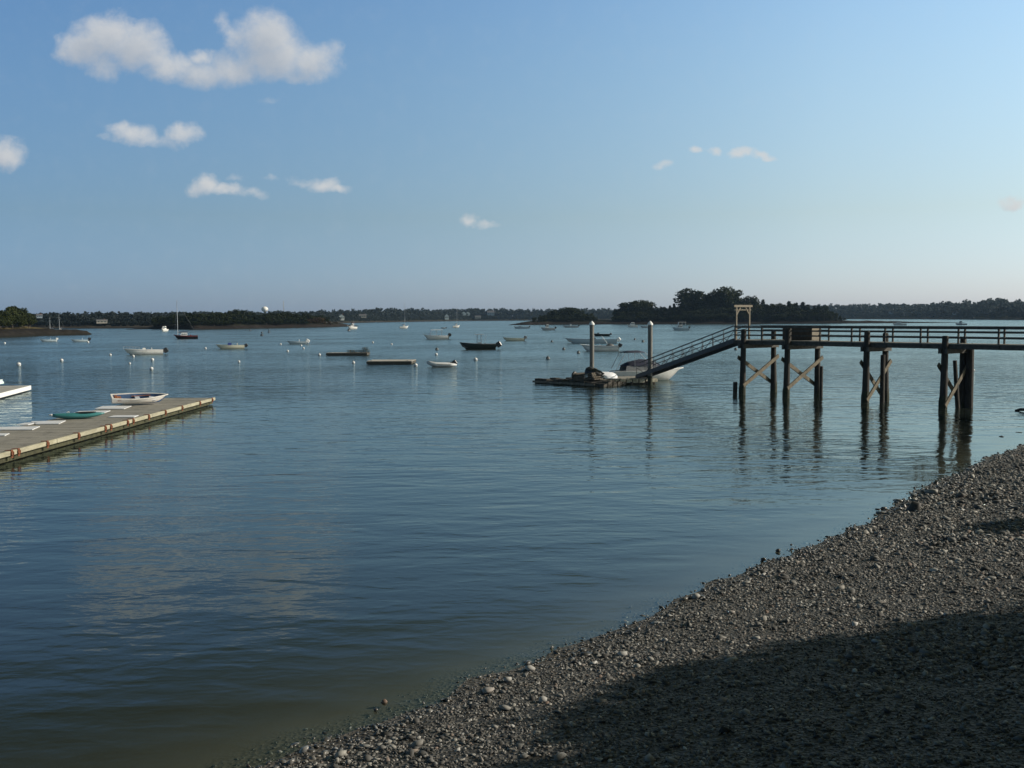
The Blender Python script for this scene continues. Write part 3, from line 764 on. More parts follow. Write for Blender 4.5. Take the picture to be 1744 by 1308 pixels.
# ------------------------------------------------------------------ boats
def hull_sections(L, B, H, rake=.10, bowh=.35, draft=.14, n=15, fine=2.2, stern=.86, inset=0.0, full=.45):
    out = []
    for i in range(n):
        t = i / (n - 1)
        b = B / 2 * (stern + (1 - stern) * min(1, t / .35)) * (1 - max(0, (t - full) / (1 - full)) ** fine)
        b = max(b - inset, .012)
        s = H * (1 + bowh * max(0, (t - .25) / .75) ** 1.8)
        kz = -draft if t < .72 else -draft + (s * .93 + draft) * ((t - .72) / .28) ** 2.6
        x = -L / 2 + L * t
        ch = kz + (s - kz) * .42
        xr = rake * L * max(0, t - .6) / .4          # sheer sweeps forward of the keel
        out.append((x, b, s, kz, ch, xr))
    return out
def hull_mesh(L, B, H, **kw):
    rings = []
    for (x, b, s, kz, ch, xr) in hull_sections(L, B, H, **kw):
        pr = [(x + xr * .0, 0, kz), (x + xr * .15, b * .55, kz + (ch - kz) * .45), (x + xr * .4, b * .84, ch), (x + xr * .8, b * .95, ch + (s - ch) * .55), (x + xr, b, s)]
        rings.append([(q[0], -q[1], q[2]) for q in reversed(pr)] + pr[1:])
    m = MB().loft(rings, False, False)
    m.add(rings[0], [tuple(range(len(rings[0]) - 1, -1, -1))])
    return m
def gunwale_mesh(L, B, H, wd=.09, th=.06, cover_from=None, **kw):
    o, i_ = hull_sections(L, B, H, **kw), hull_sections(L, B, H, inset=wd, **kw)
    m = MB(); pr, pl = [], []
    for a, c in zip(o, i_):
        x, xr, s = a[0], a[5], a[2]
        pr.append([(x + xr, a[1] + .025, s - th * .3), (x + xr, a[1] + .025, s + th * .5), (x + xr, c[1], s + th * .5), (x + xr, c[1], s - th * .3)])
        pl.append([(q[0], -q[1], q[2]) for q in reversed(pr[-1])])
    m.loft(pr, True, True); m.loft(pl, True, True)
    s0 = o[0]; m.box((s0[0] + .04, 0, s0[2]), (.1, s0[1] * 2, th * .8))
    if cover_from is not None:                       # foredeck
        for j in range(len(o) - 1):
            t0 = j / (len(o) - 1)
            if t0 >= cover_from - 1e-6:
                a, b = o[j], o[j + 1]; up = .03
                m.add([(a[0] + a[5], -a[1], a[2] + up), (a[0] + a[5], 0, a[2] + up + .06), (a[0] + a[5], a[1], a[2] + up), (b[0] + b[5], -b[1], b[2] + up), (b[0] + b[5], 0, b[2] + up + .06), (b[0] + b[5], b[1], b[2] + up)],
                      [(0, 3, 4, 1), (1, 4, 5, 2)])
    return m
def liner_mesh(L, B, H, sole=.12, upto=1.0, **kw):
    rings = []
    for k_, (x, b, s, kz, ch, xr) in enumerate(hull_sections(L, B, H, inset=.07, **kw)):
        if k_ / 14 > upto: break
        z = max(sole, kz + .06); z = min(z, s - .02); bb = b * .86
        rings.append([(x + xr + (.05 if k_ == 0 else 0), -b, s - .01), (x + xr * .7 + (.05 if k_ == 0 else 0), -bb, z), (x + xr * .7 + (.05 if k_ == 0 else 0), bb, z), (x + xr + (.05 if k_ == 0 else 0), b, s - .01)])
    return MB().loft(rings, False, False)
def outboard(par, x, z, sc, m, tilt=0.0, y=0.0):
    T = Matrix.Translation((x, y, z)) @ Matrix.Rotation(-tilt, 4, 'Y')
    def tr(mb): mb.v = [tuple(T @ Vector(v)) for v in mb.v]; return mb
    c = tr(MB().xbox(Matrix.Translation((-.22 * sc, 0, .28 * sc)), .30 * sc, .19 * sc, .27 * sc, .07 * sc)).build('outboard', m, par, False)
    tr(MB().xbox(Matrix.Translation((-.20 * sc, 0, -.30 * sc)), .11 * sc, .055 * sc, .36 * sc, .03 * sc).xbox(Matrix.Translation((-.24 * sc, 0, -.62 * sc)), .26 * sc, .07 * sc, .07 * sc, .03 * sc).xbox(Matrix.Translation((-.24 * sc, 0, -.48 * sc)), .2 * sc, .12 * sc, .012 * sc)).build('drive_leg', m, c)
    pb = MB().tube([(-.48 * sc, 0, -.62 * sc), (-.58 * sc, 0, -.62 * sc)], [.05 * sc, .03 * sc], 8)
    for a in (0, 2.094, 4.189):
        pb.xbox(Matrix.Translation((-.53 * sc, 0, -.62 * sc)) @ Matrix.Rotation(a, 4, 'X') @ Matrix.Translation((0, 0, .1 * sc)) @ Matrix.Rotation(.5, 4, 'Z'), .01 * sc, .05 * sc, .08 * sc)
    tr(pb).build('propeller', alu(), c)
    tr(MB().xbox(Matrix.Translation((.02 * sc, 0, -.1 * sc)), .07 * sc, .12 * sc, .14 * sc)).build('clamp_bracket', alu(), c)
def console(par, x, z, sc, m, ws=True, w=.75):
    hgt = .85 * sc
    c = MB().add([(x - .35 * sc, -w / 2 * sc, z), (x + .4 * sc, -w / 2 * sc, z), (x + .4 * sc, w / 2 * sc, z), (x - .35 * sc, w / 2 * sc, z),
                  (x - .28 * sc, -w / 2.3 * sc, z + hgt), (x + .16 * sc, -w / 2.3 * sc, z + hgt), (x + .16 * sc, w / 2.3 * sc, z + hgt), (x - .28 * sc, w / 2.3 * sc, z + hgt)],
                 [(3, 2, 1, 0), (4, 5, 6, 7), (0, 1, 5, 4), (1, 2, 6, 5), (2, 3, 7, 6), (3, 0, 4, 7)]).build('console', m, par)
    if ws:
        MB().add([(x + .14 * sc, -w / 2.4 * sc, z + hgt), (x + .14 * sc, w / 2.4 * sc, z + hgt), (x - .08 * sc, w / 2.7 * sc, z + hgt + .36 * sc), (x - .08 * sc, -w / 2.7 * sc, z + hgt + .36 * sc),
                  (x + .11 * sc, -w / 2.4 * sc, z + hgt), (x + .11 * sc, w / 2.4 * sc, z + hgt), (x - .11 * sc, w / 2.7 * sc, z + hgt + .36 * sc), (x - .11 * sc, -w / 2.7 * sc, z + hgt + .36 * sc)],
                 [(0, 1, 2, 3), (7, 6, 5, 4), (0, 3, 7, 4), (1, 5, 6, 2), (2, 6, 7, 3)]).build('windscreen', glassm(), c)
    MB().tube([(x - .34 * sc + .03 * math.cos(a), .19 * sc * math.sin(a), z + hgt * .86 + .19 * sc * math.cos(a)) for a in np.linspace(0, 6.283, 13)], .018, 5, False).build('steering_wheel', blackm(), c)
    return c
def seat(par, x, z, w, m, d=.45, h=.42, back=True):
    s_ = MB().box((x, 0, z + h / 2), (d, w, h), 0, .03).build('helm_seat', m, par)
    if back: MB().box((x - d / 2, 0, z + h + .22), (.1, w * .95, .46), 0, .02).build('backrest', m, s_)
def boat(label, cx, wl, wpx, bow='L', yaw=0.0, H=None, br=.32, hm=None, name='motorboat', cat='boat', group='boats moored in the harbour', liner=None, stripe=None, gun=None, fore=None, feats=(), ob=None, tilt=.0, obs=1.0, bowh=.3, rake=.06, fine=2.2, stern=.86, loc=None, z=0.0, L=None):
    p = loc or P(cx, wl, z)
    mpp = p.y / FPX
    ya = (math.pi if bow == 'L' else 0) + R(yaw)
    L = L or wpx * mpp / (abs(math.cos(R(yaw))) * (1 + rake * .9))
    B = br * L; H = H or .13 * L
    r = thing(name, label, cat, (p.x, p.y, z), ya - math.atan2(p.x, p.y), group)
    kw = dict(bowh=bowh, rake=rake, fine=fine, stern=stern, draft=.045 * L if not loc else .02)
    hm = hm or white()
    hu = hull_mesh(L, B, H, **kw).build('hull', hm, r, True)
    if stripe is not None:
        k2 = dict(kw); o = hull_sections(L, B, H, **k2); m = MB()
        for sg in (-1, 1):
            m.loft([[(a[0] + a[5] * .86, sg * (a[1] * .965 + .03), a[4] + (a[2] - a[4]) * .62), (a[0] + a[5] * .93, sg * (a[1] * .985 + .03), a[4] + (a[2] - a[4]) * .85)] for a in o], False, False)
        m.build('stripe', stripe, hu)
    gunwale_mesh(L, B, H, cover_from=fore, wd=.035 * L ** .5, **kw).build('gunwale', gun or hm, r)
    liner_mesh(L, B, H, sole=.3 * H, upto=fore if fore else 1.0, **kw).build('cockpit', liner or inner(), r)
    sole = .3 * H
    for f in feats:
        if f[0] == 'console': console(r, f[1] * L, sole, f[2], f[3], f[4] if len(f) > 4 else True)
        elif f[0] == 'seat': seat(r, f[1] * L, sole, f[2], f[3])
        elif f[0] == 'thwart':
            s_ = MB().box((f[1] * L, 0, H * .72), (.28, B * .86 * f[2], .04)).build('thwart', f[3], r)
        elif f[0] == 'bow_cover':
            o = [a for a in hull_sections(L, B, H, **kw)][f[1]:]; m = MB()
            m.loft([[(a[0] + a[5], -a[1] * .99, a[2] + .05), (a[0] + a[5], -a[1] * .5, a[2] + .05 + f[3] * .8 * a[1]), (a[0] + a[5], 0, a[2] + .06 + f[3] * a[1]), (a[0] + a[5], a[1] * .5, a[2] + .05 + f[3] * .8 * a[1]), (a[0] + a[5], a[1] * .99, a[2] + .05)] for a in o], False, False)
            m.add([(o[0][0] + o[0][5], -o[0][1] * .99, o[0][2] + .05), (o[0][0] + o[0][5], 0, o[0][2] + .06 + f[3] * o[0][1]), (o[0][0] + o[0][5], o[0][1] * .99, o[0][2] + .05), (o[0][0] + o[0][5], 0, o[0][2] - .1)], [(0, 1, 2, 3)])
            m.build('bow_cover', f[2], r, True)
        elif f[0] == 'ttop':
            x, w, hgt, ln = f[1] * L, B * .55, f[2], f[3]
            tp = MB().box((x, 0, hgt), (ln, w * 1.15, .07), 0, .02).build('t_top', f[4], r)
            m = MB()
            for sx_ in (-1, 1):
                for sy in (-1, 1): m.tube([(x + sx_ * .42, sy * w * .44, sole), (x + sx_ * .34, sy * w * .44, hgt - .04)], .035, 6)
            for sy in (-1, 1): m.tube([(x - .36, sy * w * .44, hgt * .62), (x + .36, sy * w * .44, hgt * .62)], .02, 5)
            m.build('top_frame', galv(), tp)
        elif f[0] == 'cabin':                       # x0, x1 (of L), base z, top z, width share, material
            x0, x1, z0, z1, ws_, m_ = f[1] * L, f[2] * L, f[3], f[4], f[5] * B / 2, f[6]
            zz = z1 - (z1 - z0) * .12
            c = MB().loft([[(x0, -ws_, z0), (x0, ws_, z0), (x0 + .04, ws_ * .9, zz), (x0 + .1, ws_ * .7, z1), (x0 + .1, -ws_ * .7, z1), (x0 + .04, -ws_ * .9, zz)],
                           [(x1, -ws_ * .8, z0), (x1, ws_ * .8, z0), (x1 - (z1 - z0) * .5, ws_ * .72, zz), (x1 - (z1 - z0) * .7, ws_ * .55, z1), (x1 - (z1 - z0) * .7, -ws_ * .55, z1), (x1 - (z1 - z0) * .5, -ws_ * .72, zz)]], True, True).build('cabin', m_, r)
            w = MB(); n = 3; h0, h1 = z0 + (z1 - z0) * .42, z0 + (z1 - z0) * .78
            for sy in (-1, 1):
                for i in range(n):
                    a, b = x0 + (x1 - x0) * (.08 + .25 * i), x0 + (x1 - x0) * (.27 + .25 * i)
                    yy_ = lambda xx, hz: sy * (ws_ * (1 - .2 * (xx - x0) / (x1 - x0)) * (1 - .1 * (hz - z0) / (z1 - z0)) + .03)
                    w.add([(a, yy_(a, h0), h0), (b, yy_(b, h0), h0), (b, yy_(b, h1), h1), (a, yy_(a, h1), h1)], [(0, 1, 2, 3)])
            w.build('side_window', glassm(), c)
        elif f[0] == 'hardtop':                     # x0, x1, z, material, base
            x0, x1, z1, m_, zb = f[1] * L, f[2] * L, f[3], f[4], f[5]
            tp = MB().box(((x0 + x1) / 2, 0, z1), (x1 - x0, B * .8, .12), 0, .04).build('hardtop', m_, r)
            m = MB()
            for xx in (x0 + .15, (x0 + x1) / 2, x1 - .15):
                for sy in (-1, 1): m.beam((xx + (.25 if xx > (x0 + x1) / 2 + .1 else 0), sy * B * .37, zb), (xx, sy * B * .36, z1 - .05), .07, .07)
            m.build('hardtop_post', alu(), tp)
            MB().add([(x1 + .35, -B * .33, zb), (x1 + .35, B * .33, zb), (x1 - .05, B * .34, z1 - .08), (x1 - .05, -B * .34, z1 - .08)], [(0, 1, 2, 3)]).build('windscreen', glassm(), r)
        elif f[0] == 'mast':
            x, hgt = f[1] * L, f[2]
            mm = MB().tube([(x, 0, H * .8), (x, 0, hgt)], [.075, .05], 8).build('mast', alu(), r)
            MB().tube([(x, -.7, hgt * .62), (x, 0, hgt * .62), (x, .7, hgt * .62)], .025, 5).build('spreader', alu(), mm)
            MB().tube([(x, 0, H + .9), (x - f[3] * L, 0, H + 1.0)], .055, 6).build('boom', alu(), r)
            MB().tube([(x - .1, 0, H + 1.02), (x - f[3] * L * .5, 0, H + 1.12), (x - f[3] * L + .1, 0, H + 1.08)], [.10, .14, .09], 7).build('furled_sail', f[4], r)
            w = MB()
            for q in ((L * .5, 0, H * 1.2), (-L * .48, 0, H), (x - .1, B * .45, H), (x - .1, -B * .45, H)): w.tube([(x, 0, hgt - .1), q], .012, 4)
            w.build('rigging', galv(), r)
        elif f[0] == 'rail':
            o = hull_sections(L, B, H, **kw)[f[1]:]; m = MB()
            pt = [(a[0] + a[5], a[1] - .05, a[2] + .42) for a in o]; pr = pt + [(q[0], -q[1], q[2]) for q in reversed(pt)]
            m.tube(pr, .018, 5)
            for q in pr[::2]: m.tube([q, (q[0], q[1], q[2] - .42)], .014, 5)
            m.build('bow_rail', alu(), r)
        elif f[0] == 'pole':
            MB().tube([(f[1] * L, f[4], H), (f[1] * L + f[3], f[4], f[2])], .025, 5).build('antenna', alu(), r)
        elif f[0] == 'lump':
            MB().ball((f[1] * L, 0, sole + f[3] / 2), (f[2], B * .3, f[3] / 2 + .1), 10, 6).build(f[5], f[4], r, True)
    if ob is not None:
        n = ob if isinstance(ob, tuple) else (ob,)
        for i, m_ in enumerate(n): outboard(r, -L / 2 - .02, H * .95, obs, m_, tilt, (i - (len(n) - 1) / 2) * .6)
    return r, L, B, H
b_ = boat
b_('white open centre console with black tilted outboard, three white buoys in front', 246, 603.6, 62, 'L', 6, None, .30, white(), feats=(('console', .02, 1.0, white()), ('seat', -.16, .8, white()), ('rail', 9)), ob=blackm(), tilt=1.05, obs=1.35, bowh=.28)
b_('black-hulled sailboat with maroon stripe and tall bare mast', 317, 577, 39, 'L', 8, .95, .32, blackhull(), 'sailboat', 'sailboat', stripe=maroon(), gun=maroon(), fore=.8, liner=darkin(),
   feats=(('mast', .36, 11.6, .5, navy()), ('cabin', -.05, .28, .9, 1.75, .62, white()), ('lump', -.2, .5, .8, maroon(), 'sail_bag')), bowh=.25)
b_('small white powerboat seen end on at the left island rim', 280, 564.3, 8, 'L', 68, 1.0, .36, white(), fore=.6, feats=(('cabin', -.1, .25, 1.0, 2.5, .8, white()),))
b_('cream skiff with a blue covered console and tilted dark outboard', 393, 594, 46, 'L', 8, None, .31, cream(), feats=(('console', .05, 1.15, bluec()), ('seat', -.2, .7, cream())), ob=blackm(), tilt=.9, obs=1.1, bowh=.3)
b_('pale runabout with white outboard beside two small buoys, beyond the first float', 505, 585.8, 31, 'L', 5, None, .31, paleblue(), feats=(('seat', -.1, .8, white()),), ob=whitem(), tilt=.6, obs=1.5, bowh=.5)
b_('pale blue skiff nearest the rocks of the left point', 82, 581.8, 25, 'L', 8, None, .3, paleblue(), feats=(('seat', -.1, .8, paleblue()),), ob=whitem(), tilt=.2, bowh=.4)
b_('faint blue skiff with dark outboard and a white buoy at its stern', 136, 582.2, 27, 'L', 8, None, .3, paleblue(), feats=(('seat', -.1, .8, paleblue()),), ob=blackm(), tilt=.3, obs=1.2, bowh=.4)
b_('white lobster boat with red-topped wheelhouse off the left island tip', 600, 560.6, 15, 'L', 35, 1.25, .34, white(), 'lobster_boat', fore=.5, feats=(('cabin', -.05, .28, 1.1, 3.2, .75, white()), ('pole', -.1, 5.6, -.2, .3), ('hardtop', -.25, .05, 3.4, maroon(), 1.2)), bowh=.5)
b_('white sailboat at anchor against the far shore, the one farther left of the two', 688, 559.4, 15, 'R', 15, 1.1, .3, white(), 'sailboat', 'sailboat', fore=.75, feats=(('mast', .12, 15.2, .42, navy()), ('cabin', -.1, .2, 1.0, 1.9, .55, white())))
b_('white sailboat at anchor against the far shore, nearer the pier of the two', 777, 558, 12, 'R', 18, 1.1, .3, white(), 'sailboat', 'sailboat', fore=.75, feats=(('mast', .12, 13.0, .42, navy()), ('cabin', -.1, .2, 1.0, 1.9, .55, white())))
b_('small grey dinghy between the far sailboat and the hardtop cruiser', 755, 559.6, 8, 'L', 12, .5, .35, greyhull(), feats=(('thwart', 0, 1, greyhull()),), ob=blackm(), tilt=.7)
b_('white cruiser with a white hardtop and dark outboard', 743, 577.6, 42, 'L', 8, .95, .31, white(), fore=.72, feats=(('hardtop', -.26, .24, 2.55, white(), .95), ('seat', -.08, 1.4, navy()), ('rail', 9)), ob=blackm(), tilt=.35, obs=1.5, bowh=.3)
b_('dark green centre console with a T-top and big black outboard tilted up', 815, 595, 62, 'L', 3, 1.0, .29, darkhull(), liner=darkin(), gun=greyhull(), feats=(('console', -.02, 1.2, greyhull(), True), ('ttop', -.02, 2.75, 1.7, greyhull()), ('seat', -.16, .9, darkin()), ('pole', -.16, 2.7, -.5, .2)), ob=blackm(), tilt=1.0, obs=1.65, bowh=.35, rake=.08)
b_('low tan skiff with grey outboard off the stern of the dark T-top boat', 875, 580.6, 36, 'L', 8, None, .3, cream(), feats=(('thwart', .1, 1, cream()), ('thwart', -.2, 1, cream())), ob=mat('grey_outboard_paint', (.12, .13, .14), .4), tilt=.35, obs=1.3, bowh=.4)
b_('white skiff lowest and leftmost of the three white boats around the near steel pile', 1022, 597.6, 64, 'L', 8, .85, .28, white(), fore=.75, feats=(('console', .02, .9, white(), True), ('lump', -.28, .8, .9, darkin(), 'stowed_gear'), ('pole', -.25, 2.6, 1.3, .1)), ob=blackm(), tilt=.5, obs=1.1, stripe=greyhull())
b_('long pale open boat behind the skiff at the near steel pile', 1008, 584.4, 88, 'L', 4, .85, .23, paleblue(), feats=(('console', -.04, 1.1, darkin()), ('seat', -.2, .9, white())), ob=whitem(), tilt=.9, obs=1.4, bowh=.35)
b_('dark grey skiff just right of the near steel pile', 1024, 572.4, 30, 'L', 6, .65, .28, darkhull(), gun=greyhull(), feats=(('console', .2, 1.0, darkin(), False), ('thwart', -.1, 1, greyhull())), ob=blackm(), tilt=.8, obs=1.0)
b_('pale low boat closest to the tip of the pier island', 888, 559.4, 27, 'L', 6, .9, .3, paleblue(), fore=.7, feats=(('seat', -.1, 1.0, paleblue()), ('cabin', .0, .2, .8, 1.5, .6, paleblue())), ob=blackm(), tilt=.4, obs=1.2)
b_('white-cabined boat with grey hull second along the pier island', 933, 562.4, 24, 'L', 10, 1.0, .33, greyhull(), fore=.65, feats=(('cabin', -.05, .25, 1.0, 2.6, .7, white()),), ob=blackm(), tilt=.5, obs=1.4)
b_('grey open boat with a raised white console close before the near steel pile', 972, 557.8, 26, 'L', 5, .9, .3, greyhull(), feats=(('console', 0, 1.8, white()), ('seat', -.2, 1.1, greyhull())), ob=blackm(), tilt=.5, obs=1.5)
b_('white flybridge boat tucked under the shore midway between the two steel piles', 1077, 557.2, 18, 'L', 10, 1.1, .34, white(), fore=.6, feats=(('cabin', -.2, .28, 1.0, 2.7, .8, white()),))
b_('small grey workboat beside the white flybridge boat under the island', 1099, 558.4, 16, 'L', 8, .8, .32, greyhull(), feats=(('seat', 0, .9, greyhull()),), ob=blackm(), tilt=.5, obs=1.3)
b_('white cabin cruiser with a high white top right of the second steel pile', 1159, 562.6, 28, 'L', 8, 1.05, .33, paleblue(), fore=.66, feats=(('cabin', -.12, .26, 1.0, 2.3, .75, white()), ('hardtop', -.34, .14, 3.5, white(), 1.0)), ob=blackm(), tilt=.2, obs=1.3)
b_('pale low boat beyond the pier rail off the rock spit', 1532, 554.0, 23, 'L', 6, 1.0, .3, white(), fore=.6, feats=(('cabin', -.1, .25, .9, 1.8, .7, paleblue()),))
b_('grey boat with a small wheelhouse beyond the end of the rock spit', 1637, 553.6, 19, 'L', 6, .9, .3, greyhull(), fore=.65, feats=(('cabin', -.05, .22, .9, 2.5, .6, greyhull()), ('pole', -.1, 4.4, 0, .2)))
for cx, wl, top, lab in ((87, 565.6, 541, 'shorter mast of a sailboat hidden behind the left rocky point'), (103, 565.3, 535, 'tallest mast of a sailboat hidden behind the left rocky point')):
    hm_ = PD(cx, top, P(cx, wl).y).z
    b_(lab, cx, wl, 15, 'L', 10, .9, .3, white(), 'sailboat', 'sailboat', fore=.75, feats=(('mast', .1, hm_, .4, navy()), ('cabin', -.1, .2, .9, 1.5, .55, white())))
# inflatable tender
p = P(751, 624.4); mpp = p.y / FPX; L = 52 * mpp
t = thing('inflatable_boat', 'grey inflatable tender with tilted black outboard near the plank float', 'boat', (p.x, p.y, 0), math.pi - math.atan2(p.x, p.y) + R(6), 'boats moored in the harbour')
m_ = MB(); rr_ = .24
for sy in (-1, 1): m_.tube([(-L * .5, sy * .52, .22), (-L * .3, sy * .62, .22), (L * .15, sy * .62, .26), (L * .34, sy * .45, .40), (L * .42, sy * .02, .5)], [.10, rr_, rr_, rr_, rr_ * .9], 10)
m_.build('tube', mat('grey_pvc', (.50, .51, .51), .5, .08, 3), t, True)
MB().box((-L * .05, 0, .10), (L * .7, 1.0, .14), 0, .03).build('floor_panel', darkin(), t)
MB().box((-L * .33, 0, .32), (.06, 1.0, .42)).build('transom', darkin(), t)
MB().box((-L * .02, 0, .42), (.3, 1.1, .05)).build('thwart', greyhull(), t)
for sy in (-1, 1): MB().tube([(L * .15, sy * .86, .30), (-L * .3, sy * .87, .25)], .03, 5).build('rubbing_strake', blackm(), t)
outboard(t, -L * .35, .45, 1.0, blackm(), .95)

# ------------------------------------------------------------------ buoys
BW, BB_ = mat('white_buoy_plastic', (.60, .60, .58), .4, .05, 4), mat('blue_band_paint', (.05, .11, .28), .5)
BD = mat('dark_buoy_plastic', (.05, .055, .06), .5)
def buoy_proto(m, name, label, group):
    r = thing(name, label, 'buoy', (0, 0, 0), 0, group)
    MB().ball((0, 0, .12), .27, 14, 9).build('float_ball', m, r, True)
    MB().tube([(.277 * math.cos(a), .277 * math.sin(a), .12) for a in np.linspace(0, 6.2832, 17)], .022, 5, False).build('band', BB_ if m is BW else BW, r)
    MB().tube([(0, 0, .36), (0, 0, .44)], .03, 6).tube([(.06 * math.cos(a), 0, .49 + .06 * math.sin(a)) for a in np.linspace(0, 6.2832, 11)], .015, 5, False).build('shackle', galv(), r)
    return r
GW = 'white mooring buoys'
WB = [(32, 622.5, 1.12, 'largest white mooring buoy, floating off the far corner of the white float'), (105, 615, .95, 'white mooring buoy alone between the white float and the open white boat'),
      (188, 605.5, .85, 'white mooring buoy off the bow of the white open centre console'), (227, 608, .85, 'white mooring buoy nearest the bow side of the white centre console'),
      (259.5, 614.2, 1.0, 'white mooring buoy just below the stern half of the white centre console'), (258, 629.3, .85, 'lowest white mooring buoy under the white centre console'),
      (221, 620, .6, 'faint small buoy at the left of the three under the white centre console'), (350, 594.3, .85, 'white mooring buoy off the bow of the cream skiff'),
      (407, 617, .7, 'pale buoy below the cream skiff'), (478, 587, .6, 'faint buoy off the bow of the pale runabout'), (490, 599, .85, 'white buoy below the bow of the pale runabout'),
      (513, 589.3, .6, 'upper of two small buoys under the stern of the pale runabout'), (517, 594, .75, 'lower of two small buoys under the stern of the pale runabout'),
      (544, 605.5, 1.05, 'white mooring buoy at the left end of the long work float'), (602, 619, .85, 'white buoy between the two floats'), (708, 623.6, .95, 'white buoy just right of the plank float'),
      (743, 605, 1.1, 'white mooring buoy above the grey inflatable'), (810, 614, 1.1, 'white mooring buoy below the dark T-top boat'), (8, 585.5, .8, 'white buoy at the left edge off the rocky point'),
      (150, 583.8, .8, 'white buoy at the stern of the faint blue skiff'), (635, 584, .7, 'faint buoy in open water beyond the work float'), (667, 587, .6, 'tiny buoy in open water behind the plank float'),
      (1658, 632, .6, 'small white buoy seen under the pier past the last pile pair'), (195, 555.5, 2.0, 'white buoy close under the far shore behind the left point')]
bp_ = None
for (x, y, s_, lab) in WB:
    q = P(x, y); s2 = min(1.6, max(.8, s_ * (q.y / 150) * .8)) if q.y > 150 else s_ * .92
    if bp_ is None:
        bp_ = buoy_proto(BW, 'mooring_buoy', lab, GW); bp_.location = q; bp_.scale = (s2,) * 3
    else: dup(bp_, q, random.uniform(0, 6), (s2,) * 3, lab, GW)
bp_ = None
for (x, y, s_, lab) in [(744, 596, .9, 'dark buoy right behind the white one above the inflatable'), (933, 611.4, .8, 'dark buoy left of the raft, nearest to it'), (960, 595.6, .7, 'dark buoy off the bow of the white skiff at the pile'),
                        (985, 601.6, .7, 'dark buoy under the bow of the white skiff at the pile'), (940, 582.4, .6, 'faint dark buoy in open water before the pier island'), (1081, 578.6, .6, 'dark buoy between the two steel piles, the one farther from the gangway'),
                        (1095, 582.5, .8, 'dark buoy close to the second steel pile'), (1253, 596, .9, 'dark buoy under the seaward end of the pier'), (594, 563.8, .8, 'dark buoy below the lobster boat')]:
    q = P(x, y); s2 = max(1.0, s_ * q.y / 150)
    if bp_ is None: bp_ = buoy_proto(BD, 'dark_buoy', lab, 'dark mooring buoys'); bp_.location = q; bp_.scale = (s2,) * 3
    else: dup(bp_, q, 0, (s2,) * 3, lab, 'dark mooring buoys')
for (x, y, hpx, lab) in ((446, 571.6, 6.5, 'dark channel marker nearer the cream skiff'), (458, 566.4, 5, 'dark channel marker closer to the left island'), (426, 563.6, 3, 'small dark spar buoy at the left island edge')):
    q = P(x, y); h = hpx * q.y / FPX
    t = thing('channel_marker', lab, 'buoy', q, 0, 'channel markers')
    MB().tube([(0, 0, -.3), (0, 0, h * .3), (0, 0, h * .34)], [.55, .55, .25], 12).build('float', BD, t)
    MB().tube([(0, 0, h * .34), (0, 0, h * .75)], [.12, .10], 8).build('post', BD, t)
    MB().tube([(0, 0, h * .68), (0, 0, h)], [.34, .34], 10).build('topmark', BD, t)

# ------------------------------------------------------------------ floats in open water
def raft(label, x0, x1, ytop, ybot, depthm, m, feats=None):
    a, b = P(x0, ybot), P(x1, ybot - .3); ln = (b - a).length; c = (a + b) / 2; rz = math.atan2(b.y - a.y, b.x - a.x)
    t = thing('work_float', label, 'float', (c.x, c.y, 0), rz, 'floats moored in open water')
    h = .38
    d_ = MB()
    nb = int(ln / .16)
    for i in range(nb): d_.box((-ln / 2 + (i + .5) * ln / nb, depthm / 2, h), (ln / nb - .012, depthm, .05))
    d_.build('deck', m, t)
    MB().box((0, .05, h * .5), (ln, .08, h * .75)).box((0, depthm - .05, h * .5), (ln, .08, h * .75)).box((-ln / 2 + .05, depthm / 2, h * .5), (.08, depthm - .2, h * .75)).box((ln / 2 - .05, depthm / 2, h * .5), (.08, depthm - .2, h * .75)).build('frame', mat('weedy_float_frame', (.06, .055, .045), .9, .4, 3, .01), t)
    MB().box((0, depthm / 2, .02), (ln - .3, depthm - .4, .4)).build('flotation_block', blackm(), t)
    for sx in (-1, 1):
        cl = MB().tube([(sx * ln * .4 - .12, .2, h + .09), (sx * ln * .4 + .12, .2, h + .09)], .02, 6).tube([(sx * ln * .4, .2, h + .02), (sx * ln * .4, .2, h + .09)], .02, 6).build('cleat', galv(), t)
    return t, ln, h
raft_f, ln, h = raft('plank float without anything on it, longest and nearest in open water', 624, 701, 611, 620.6, 4.6, mat('pale_float_planks', (.36, .335, .29), .8, .3, 2, .004, stretch=(6, 1, 1)))
t2, ln, h = raft('work float with stacked traps on its right half', 555, 625, 598, 605.6, 2.8, mat('worn_float_planks', (.22, .21, .19), .8, .3, 2, .004, stretch=(6, 1, 1)))
TW = mat('wire_trap_mesh', (.05, .06, .05), .7, .3, 9)
c0 = t2.location; rz0 = t2.rotation_euler.z
